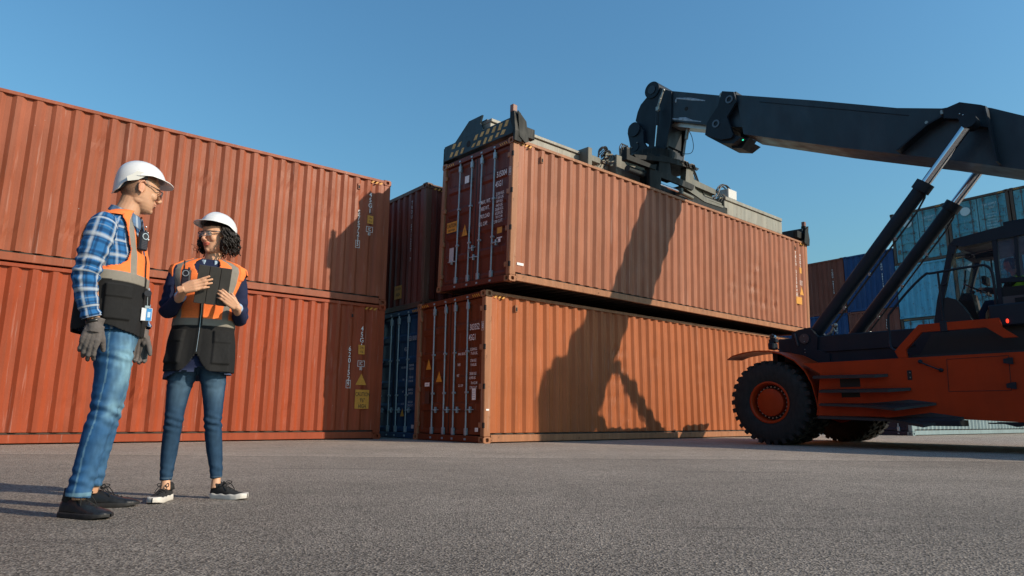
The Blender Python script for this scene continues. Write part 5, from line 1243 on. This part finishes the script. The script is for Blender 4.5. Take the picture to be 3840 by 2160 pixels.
# jeans
mb = MB()
mb.tube([(.02, 0, .97), (.022, 0, .90), (.03, 0, .82)], [.125, .135, .11], 28, flat=1.22, side=(1, 0, 0))
def leg(pth, fl=1.): mb.tube([p[:3] for p in pth], [p[3]*fl for p in pth], 24)
leg([(.035, -.070, .90, .105), (.048, -.085, .80, .100), (.048, -.10, .68, .088), (.036, -.118, .58, .076), (.028, -.128, .50, .068), (.008, -.135, .40, .066), (-.010, -.138, .28, .062), (-.026, -.138, .16, .060), (-.034, -.138, .095, .063)], .90)
leg([(.035, .070, .90, .105), (.055, .09, .80, .098), (.062, .12, .66, .085), (.060, .155, .52, .070), (.045, .185, .38, .064), (.028, .21, .25, .060), (.018, .22, .12, .060)], .90)
def jean_disp(p, n):
    z = p.z; k = math.exp(-((z-.50)/.07)**2)+.8*math.exp(-((z-.16)/.06)**2)+.5*math.exp(-((z-.80)/.06)**2)
    d = noise.noise(Vector((p.x*14, p.y*14, z*36)))*(.003+.006*k)+.0045*k*math.sin(z*115+p.x*40+p.y*25)
    return d-.0*abs(n.z)
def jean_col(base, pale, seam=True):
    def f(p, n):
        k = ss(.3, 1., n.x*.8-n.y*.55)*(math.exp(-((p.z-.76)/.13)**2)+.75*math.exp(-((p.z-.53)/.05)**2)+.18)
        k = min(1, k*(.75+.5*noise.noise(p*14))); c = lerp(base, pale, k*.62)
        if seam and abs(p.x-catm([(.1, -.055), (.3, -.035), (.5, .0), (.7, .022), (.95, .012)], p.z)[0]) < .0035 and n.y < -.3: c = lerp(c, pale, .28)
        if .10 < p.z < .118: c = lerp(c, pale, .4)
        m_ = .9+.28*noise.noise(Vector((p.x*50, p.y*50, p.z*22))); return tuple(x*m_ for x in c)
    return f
def cut_below(o, z):
    import bmesh
    bm = bmesh.new(); bm.from_mesh(o.data); bmesh.ops.delete(bm, geom=[v for v in bm.verts if v.co.z < z and abs(v.normal.z) > .8], context='VERTS'); bm.to_mesh(o.data); bm.free()
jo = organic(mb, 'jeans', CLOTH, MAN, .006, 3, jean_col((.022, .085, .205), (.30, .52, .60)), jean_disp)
shoe(MAN, (-.092, -.060), (.66, -.75), .30); shoe(MAN, (-.03, .262), (.965, -.26), .29)
# gloves
hand.side = 1
mb = MB(); hand(mb, (-.052, -.236, .925), (-.20, .02, -1), (1, -.1, -.1), 1.05, curl=(20, 30, 24), thumb=(.80, .45, -.35), fat=1.22); mb.tube([(-.056, -.236, .955), (-.052, -.236, .925), (-.054, -.236, .90)], [.034, .036, .036], 16)
organic(mb, 'glove', GLOVE, MAN, .0032, 2, disp=lambda p, n: .001*noise.noise(p*90))
hand.side = -1
mb = MB(); hand(mb, (.178, .195, .925), (-.02, -.1, -1), (1, -.25, .1), 1.05, curl=(24, 38, 30), thumb=(.80, .42, -.35), fat=1.2); mb.tube([(.176, .198, .96), (.178, .195, .925)], [.034, .035], 16)
organic(mb, 'glove', GLOVE, MAN, .0032, 2)
mb = MB(); mb.tube([(-.062, -.236, .966), (-.060, -.236, .958), (-.058, -.236, .95)], .036, 24); mb.build('watch_strap', mat('watch_strap', (.012, .012, .012), .3), MAN, smooth=True)

def radio(org, M0, label, s=1., yaw=0):
    M = M0 @ Matrix.Translation(org) @ Matrix.Rotation(R(yaw), 4, 'Z')
    r_ = empty('two_way_radio', M, label, 'radio')
    mb = MB(); mb.box(-.028*s, .028*s, -.017*s, .017*s, -.075*s, .045*s, bev=.008*s); mb.build('radio_body', RADIO, r_)
    mb = MB(); mb.tube([(-.018*s, 0, .04*s), (-.018*s, 0, .105*s)], [.006*s, .0045*s], 8); mb.build('antenna', RADIO, r_, smooth=True)
    mb = MB(); mb.tube([(.014*s, 0, .04*s), (.014*s, 0, .058*s)], .007*s, 8); mb.build('knob', RADIO, r_)
    mb = MB(); lathe(mb, (0, .014*s), [(.021*s, -.017*s), (.021*s, -.0215*s), (.016*s, -.0215*s), (.016*s, -.017*s)], 24); mb.build('speaker_ring', SILV, r_)
    mb = MB()
    for k in range(5): mb.box(-.016*s, .016*s, -.0185*s, -.0165*s, (-.022-.010*k)*s, (-.0195-.010*k)*s)
    mb.build('speaker_grille', mat('radio_grille', (.05, .045, .07), .5), r_)
    return r_
MmR = frame_m(GM_, xrM, vdM, (0, 0, 1))
radio((.118, -.125, 1.435), MmR, "black radio clipped to the man's vest below his collar", .88, 34)
# holder strap and badge
bd = empty('id_badge', MmR @ Matrix.Translation((.176, -.085, 1.03)), "white and blue badge on a reel at the front of the man's vest", 'badge')
mb = MB(); mb.box(-.026, .026, -.002, .002, -.035, .035, bev=.001); mb.build('card', mat('badge_white', (.75, .76, .8), .3), bd)
mb = MB(); quad(mb, -.002, .024, -.033, .033, -.0032); mb.build('blue_panel', mat('badge_blue', (.05, .28, .62), .4), bd)
mb = MB(); quad(mb, .004, .018, -.016, .014, -.0042); mb.build('portrait_panel', mat('badge_pale', (.55, .7, .85), .4), bd)
mb = MB(); mb.tube([(0, 0, .035), (-.004, 0, .10)], .0015, 6); mb.box(-.012, .010, -.004, .004, .033, .048, bev=.001); mb.build('cord', SILV, bd)
mb = MB(); mb.tube([(-.004, -.006, .115), (-.004, .006, .115)], .018, 16); mb.build('reel', RADIO, bd)

# ================================================================== the woman
GW_ = Vector((-1.88484, 4.16654, 0)); vdW = GW_.normalized(); xrW = Vector((vdW.y, -vdW.x, 0)); MW = frame_m(GW_, xrW, vdW, (0, 0, 1))
WOM = empty('person', MW, 'woman with dark curly hair, white helmet and hi-vis vest holding a tablet', 'person')
thW = R(-90-9)
Tw = [(.55, -.055, 0, .14, .165), (.70, -.055, 0, .150, .190), (.80, -.053, 0, .145, .190), (.92, -.048, 0, .132, .182), (1.02, -.046, 0, .122, .168), (1.10, -.046, 0, .120, .165), (1.22, -.046, 0, .128, .180), (1.32, -.046, 0, .122, .204), (1.38, -.046, 0, .105, .212), (1.412, -.046, 0, .088, .205), (1.436, -.045, 0, .072, .165), (1.462, -.04, 0, .058, .095), (1.50, -.035, 0, .052, .056)]
hw = Matrix.Translation((-.026, -.02, 1.622)) @ Matrix.Rotation(R(-90-46), 4, 'Z') @ Matrix.Rotation(R(7), 4, 'Y')
WS = .95
mb = MB(); head_prims(mb, hw, WS, False)
mb.tube([(-.035, .01, 1.40), (-.032, .005, 1.46), (-.028, 0, 1.53), (-.025, .0, 1.60)], [.062, .052, .048, .052], 20)
mb.tube([(-.045, 0, .85), (-.045, 0, 1.05), (-.045, 0, 1.28), (-.045, 0, 1.39)], [.115, .095, .11, .08], 20)
WR = [((-.21, 0, 1.37), (-.255, -.01, 1.13), (-.182, -.20, 1.195)), ((.13, .01, 1.35), (.155, -.01, 1.10), (.125, -.20, 1.15))]
for sh, el, wr in WR: mb.tube([(-.045, 0, 1.36), sh, el, wr], [.05, .040, .034, .024], 14)
for hp, kn, an in (((-.125, 0, .82), (-.163, 0, .46), (-.172, -.01, .06)), ((.025, 0, .82), (.053, 0, .46), (.102, .0, .06))): mb.tube([(-.05, 0, .86), hp, kn, (an[0], an[1]+.012, .15), an], [.08, .055, .026, .022, .029], 14)
# hands joined to the forearms
hand.side = 1
mb.tube([(-.205, -.15, 1.165), (-.188, -.22, 1.183), (-.168, -.285, 1.212)], [.028, .026, .024], 14)
hand(mb, (-.160, -.303, 1.222), (.90, -.17, .34), (-.35, 0, .9), .84, curl=(2, 6, 8), thumb=(.6, .35, -.9), spread=.9, stag=(-4, 0, 2, 5), fat=1.08)
hand.side = -1
mb.tube([(.14, -.14, 1.115), (.130, -.21, 1.128), (.120, -.255, 1.138)], [.026, .024, .024], 14)
hand(mb, (.114, -.272, 1.145), (-.74, -.28, .55), (.55, 0, .75), .78, curl=(14, 24, 16), thumb=(.5, .5, -.8), spread=.6, stag=(0, 2, 4, 6), fat=1.08)
hwi = hw.inverted(); SK2 = (.62, .34, .21)
def w_skin(p, n):
    q = (hwi @ p)/WS; c = SK2
    if p.z > 1.45:
        if q.x > .076 and abs(q.y) < .025 and -.074 < q.z < -.051: c = lerp(c, (.50, .10, .07), .85)
        if q.x > .066 and .016 < q.z < .024 and .012 < abs(q.y) < .05: c = lerp(c, (.03, .018, .012), .85)
        if q.x > .085 and -.045 < q.z < 0: c = lerp(c, (.66, .27, .18), .25)
        if q.z > .055 or q.x < -.02: c = (.02, .013, .01) if q.z > -.06 else c
    return c
organic(mb, 'body', SKIN, WOM, .0033, 2, w_skin)
for s in (-1, 1):
    mb = MB(); mb.ball(tuple(hw @ (Vector((.0800, s*.031, .002))*WS)), .0125*WS, 12, 8); ey = mb.build('eye', mat('eye_white', (.5, .46, .42), .2), WOM, smooth=True)
    mb = MB(); mb.ball(tuple(hw @ (Vector((.0900, s*.0315-.002, .002))*WS)), .0052, 10, 8); mb.tube([hw @ (Vector((.088, s*.031+dy, .0085))*WS) for dy in (-.014, 0, .014)], .0022, 6); mb.build('iris', mat('dark_iris', (.02, .01, .006), .1), ey, smooth=True)
helmet(hw @ Matrix.Rotation(R(-12), 4, 'Y') @ Matrix.Translation((-.006, 0, -.004)), WOM, 1.02, clip=False)
mb = MB()
for s in (-1, 1): mb.tube([hw @ (Vector(p)*WS) for p in ((-.012, s*.086, .014), (.03, s*.086, .016), (.078, s*.072, .016), (.098, s*.054, .016))], [.003, .003, .0035, .004], 8)
mb.tube([hw @ (Vector(p)*WS) for p in ((.097, -.056, .017), (.113, -.028, .019), (.119, 0, .018), (.113, .028, .019), (.097, .056, .017))], .0026, 8); gl = mb.build('glasses', FRAMEB, WOM, smooth=True)
lens_grid(hw, gl, LENS, .97)
# curly hair
random.seed(11); mb = MB()
for k in range(210):
    a = random.uniform(R(66), R(294)); rr = random.uniform(.72, 1.1); 
    x0, y0 = .094*math.cos(a)-.012, .082*math.sin(a); ln = random.uniform(.10, .175) if abs(a-math.pi) < 2.1 else random.uniform(.09, .15)
    fl = random.uniform(.012, .052); pts = []; ph = random.uniform(0, 6.3); cr = random.uniform(.005, .010); tw = random.uniform(55, 90); dr = random.uniform(-.014, .014)
    n_ = 22
    for i in range(n_):
        t = i/(n_-1); z = .048-ln*t*1.05; ex = fl*math.sin(min(1, t*1.4)*math.pi*.62)*rr
        p = Vector((x0+math.cos(a)*ex+cr*math.cos(ph+tw*t*ln*1.6), y0+math.sin(a)*ex+cr*math.sin(ph+tw*t*ln*1.6)+dr*t, z+.004*math.sin(ph*2+tw*t*.1))); pts.append(hw @ (p*WS))
    mb.tube(pts, [.0062*(1-.55*(i/(n_-1))**2) for i in range(n_)], 6)
hb = [(-.012, 0, -.0, .100, .088, .075), (-.02, .05, -.055, .05, .05, .055), (-.02, -.05, -.055, .05, .05, .055), (-.055, 0, -.05, .05, .07, .06)]
for (x, y, z, a, b2, c) in hb: mb.ball((x, y, z), (a, b2, c), 20, 12, hw @ Matrix.Scale(WS, 4)) if x < -.015 else None
for k in range(34):   # flyaways
    a = random.uniform(R(60), R(300)); x0, y0 = .12*math.cos(a), .11*math.sin(a); z = random.uniform(-.09, .0); d = random.uniform(.02, .05)
    mb.tube(spl([hw @ (Vector(p)*WS) for p in ((x0*.8, y0*.8, z+.02), (x0, y0, z), (x0*(1+d*6), y0*(1+d*6), z-.01+random.uniform(-.02, .02)), (x0*(1+d*9), y0*(1+d*9), z+random.uniform(-.03, .02)))], 4), .0012, 4)
mb.build('hair', HAIRD, WOM, smooth=True)
# shirt under the vest (navy) with sleeves and pale collar
NV = (.018, .024, .060)
def wsh_d(z, a, p): return -.010+.004*noise.noise(Vector((p.x*9, p.y*9, z*12)))+(.012*ss(.8, .72, z))
def wsh_keep(P, co): z, a = P; return z > .705+.045*math.exp(-((abs(a)-.25)/.5)**2)+(.03 if a > 0 else 0)
shirt = grid(torso_fn(Tw, thW, wsh_d, .68, 1.46), 90, 120, 'shirt', CLOTH, WOM, lambda P, co: lerp(NV, (.10, .13, .22), ss(.78, .72, P[0])*.7), wsh_keep)
def ws_d(co, u, a):
    e = math.exp(-((u-.52)/.14)**2); return noise.noise(Vector((co.x*15, co.y*15, co.z*26)))*(.004+.007*e)+.004*e*math.sin(co.z*120+a*2)
for pth in ([(-.185, .0, 1.40, .035), (-.212, .0, 1.385, .052), (-.228, .0, 1.33, .055), (-.243, .0, 1.24, .053), (-.252, -.005, 1.16, .052), (-.250, -.03, 1.125, .050), (-.232, -.085, 1.135, .045), (-.208, -.145, 1.165, .039), (-.190, -.185, 1.187, .036)],
            [(.09, .01, 1.385, .035), (.118, .01, 1.37, .050), (.134, .01, 1.31, .053), (.146, .005, 1.22, .051), (.154, 0, 1.14, .050), (.156, -.02, 1.10, .049), (.152, -.08, 1.102, .044), (.141, -.14, 1.122, .038), (.132, -.18, 1.140, .035)]):
    grid(tubegrid(pth, 0, 0, ws_d), 90, 48, 'sleeve', CLOTH, shirt, lambda P, co: NV)
    e1, e0 = Vector(pth[-1][:3]), Vector(pth[-2][:3]); d = (e1-e0).normalized(); mb = MB(); mb.tube([e1-d*.008, e1+d*.012], [.034, .0335], 24); mb.build('cuff', mat('pale_blue_cuff', (.32, .42, .56), .8), shirt, smooth=True)
grid(collar_fn((-.036, .0, 1.450), .30, thW, .066, 22, .036, .055), 70, 14, 'collar', CLOTH, shirt, lambda P, co: (.36, .47, .58), closed=False, thick=.003)
def wv_d(z, a, p):
    d = .011+.0035*noise.noise(Vector((p.x*8, p.y*8, z*7)))+.010*noise.noise(Vector((math.sin(a)*3+5, math.cos(a)*3, z*2.2)))*ss(1.15, .85, z)
    d += .006*math.sin(a*9+z*6)*ss(1.02, .80, z)*ss(.1, .5, abs(a))
    for ca in (-.72, .72):
        if abs(a-ca) < .34 and .795 < z < 1.0:
            e = min(1, (.34-abs(a-ca))/.04)*min(1, (z-.795)/.01); d += (.017 if z > .93 else .012)*e
    if abs(z-1.055) < .022: d += .002
    if abs(a) < .03: d += .004
    if z > 1.33 and abs(a) > 1.0 and abs(a) < 2.2: d += .010
    return d
def wv_keep(P, co):
    z, a = P; A = abs(a); lo = .752+.10*max(0, 1-A/.40)**2+(.02 if a > 0 else 0)*0
    if z < lo: return False
    if z > 1.31 and A < .02+(z-1.31)*2.6: return False
    if 1.12 < z < 1.372:
        f_ = catm([(1.12, 1.5), (1.15, 1.22), (1.22, 1.14), (1.30, 1.2), (1.372, 1.35)], z)[0]
        if f_ < A < math.pi-f_+.2: return False
    return True
def wv_col(P, co):
    z, a = P; A = abs(a); c = ORN; n = 1+noise.noise(co*8)*.06
    u = Tw and abs(math.sin(a))
    if (.66 < A < .98 or 2.2 < A < 2.5) and z > 1.04: c = GRV
    if 1.033 < z < 1.076: c = GRV
    if z <= 1.033: c = BKV
    if A < .03: c = (.02, .02, .02)
    if 1.11 < z < 1.40:
        f_ = catm([(1.12, 1.5), (1.15, 1.22), (1.22, 1.14), (1.30, 1.2), (1.372, 1.35)], min(z, 1.372))[0]
        if f_-.05 < A < f_+.03: c = lerp(c, (.03, .02, .02), .8)
    return tuple(x*n for x in c)
wvest = grid(torso_fn(Tw, thW, wv_d, .74, 1.462), 150, 210, 'vest', CLOTH, WOM, wv_col, wv_keep, thick=.004)
mb = MB(); f = Vector((math.cos(thW), math.sin(thW), 0)); mb.tube([Vector((catm(Tw, z)[0], catm(Tw, z)[1], z))+f*(catm(Tw, z)[2]+.017) for z in [.87+.03*k for k in range(12)]], .0016, 6)
mb.build('zip', SILV, wvest)
# jeans
mb = MB(); mb.tube([(-.05, 0, .93), (-.05, 0, .84), (-.05, 0, .78)], [.115, .125, .11], 28, flat=1.25, side=(0, 1, 0))
leg([(-.112, 0, .86, .092), (-.140, 0, .74, .080), (-.152, 0, .65, .068), (-.160, -.005, .54, .056), (-.162, -.012, .46, .051), (-.166, .0, .38, .050), (-.170, .01, .28, .046), (-.173, .006, .18, .038), (-.173, .002, .115, .034)])
leg([(.012, 0, .86, .092), (.030, 0, .74, .080), (.042, 0, .65, .067), (.050, -.005, .54, .056), (.053, -.012, .46, .051), (.064, .0, .38, .050), (.078, .01, .28, .046), (.095, .006, .18, .038), (.101, .003, .120, .034)])
def wj_disp(p, n):
    k = math.exp(-((p.z-.45)/.05)**2)+.5*math.exp(-((p.z-.16)/.05)**2)+.5*math.exp(-((p.z-.72)/.05)**2); return noise.noise(Vector((p.x*15, p.y*15, p.z*36)))*(.0015+.005*k)+.0028*k*math.sin(p.z*150+p.x*50)
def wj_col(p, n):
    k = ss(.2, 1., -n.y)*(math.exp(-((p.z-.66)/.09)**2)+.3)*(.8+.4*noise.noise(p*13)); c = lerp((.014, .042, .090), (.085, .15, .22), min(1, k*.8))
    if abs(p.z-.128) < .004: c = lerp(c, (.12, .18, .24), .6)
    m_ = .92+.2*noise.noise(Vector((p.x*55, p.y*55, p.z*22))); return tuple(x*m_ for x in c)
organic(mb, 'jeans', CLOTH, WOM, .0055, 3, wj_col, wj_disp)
shoe(WOM, (-.150, .065), (-.30, -.95), .245, False); shoe(WOM, (.085, .035), (.72, -.62), .25, False)
radio((-.168, -.165, 1.322), MW, "black radio clipped on the woman's vest beside the tablet", .9, -12)
# tablet in a folio cover
TLc, TRc, BRc, BLc = Vector((-.086, -.312, 1.353)), Vector((.088, -.312, 1.345)), Vector((.052, -.262, 1.155)), Vector((-.116, -.262, 1.168))
cen = (TLc+TRc+BRc+BLc)/4; ex = ((TRc-TLc)+(BRc-BLc)).normalized(); ez = ((TLc-BLc)+(TRc-BRc)); ez = (ez-ex*ez.dot(ex)).normalized(); ey = ez.cross(ex)
TAB = empty('tablet', MW @ frame_m(cen+Vector((0, 0, -.002)), ex, ey, ez), 'black tablet in a folded cover held up by the woman', 'tablet')
w2, h2 = .090, .112
mb = MB(); mb.box(-w2, w2, .002, .010, -h2, h2, bev=.003); mb.build('tablet_body', mat('tablet_body', (.02, .02, .02), .3), TAB)
COV = mat('tablet_cover', (.040, .037, .034), .55, var=.1, vscale=30, bump=.1, bscale=300, bdist=.001); ts = (-w2-.002, -.030, .032, w2+.002)
for a, b2 in zip(ts, ts[1:]): mb = MB(); mb.box(a+.0012, b2-.0012, -.006, .001, -h2-.002, h2+.002, bev=.002); mb.build('cover_panel', COV, TAB)

# ================================================================== the driver in the cab (reach stacker frame, +x forward)
DRV = empty('person', MM @ Matrix.Translation((-3.68, -2.1, 2.45)), 'driver in a yellow hi-vis vest seated in the cab with a hand on the wheel', 'person')
hd = Matrix.Translation((.03, 0, .80)) @ Matrix.Rotation(R(12), 4, 'Y')
mb = MB(); head_prims(mb, hd, 1.0); mb.tube([(-.04, 0, .58), (.0, 0, .68), (.01, 0, .74)], [.07, .056, .056], 16); mb.tube([(0, 0, .05), (-.03, 0, .3), (-.04, 0, .52)], [.13, .13, .13], 20)
for s in (-1, 1):
    mb.tube([(-.04, 0, .5), (-.03, s*.19, .50), (.12, s*.24, .28), (.42, s*.16, .38)], [.06, .05, .042, .028], 14)
    hand.side = s*-1; hand(mb, (.45, s*.15, .39), (.9, -s*.2, .1), (.1, -s*.9, .5), .95, curl=(40, 55, 40))
    mb.tube([(.02, s*.09, .08), (.42, s*.12, .10), (.52, s*.13, -.28)], [.08, .06, .04], 16)
hdi = hd.inverted()
organic(mb, 'body', SKIN, DRV, .006, 3, lambda p, n: (.05, .03, .02) if p.z > .70 and ((hdi @ p).z > .05 or (hdi @ p).x < -.01) else (.50, .27, .17))
mb = MB(); mb.tube([(-.0, 0, .02), (-.03, 0, .3), (-.04, 0, .50), (-.03, 0, .58)], [.155, .155, .16, .09], 24, flat=1.2, side=(1, 0, 0))
organic(mb, 'vest', mat('yellow_vest', (.42, .72, .05), .7, var=.1), DRV, .008, 2)
mb = MB()
for s in (-1, 1): mb.tube([(-.03, s*.17, .50), (.05, s*.24, .40), (.13, s*.245, .28), (.28, s*.21, .33), (.41, s*.165, .375)], [.075, .062, .055, .048, .042], 16)
organic(mb, 'jacket_sleeves', mat('dark_jacket', (.012, .014, .02), .8), DRV, .008, 2)
mb = MB()
for s in (-1, 1): mb.tube([(-.05, s*.08, .06), (.1, s*.10, .09), (.42, s*.125, .10), (.50, s*.13, -.05), (.53, s*.13, -.28)], [.12, .10, .078, .068, .055], 18)
organic(mb, 'trousers', mat('navy_trousers', (.008, .018, .05), .85), DRV, .008, 2)
mb = MB()
for s in (-1, 1): mb.box(.46, .70, s*.13-.045, s*.13+.045, -.34, -.26, bev=.02)
mb.build('boots', LEATH, DRV)
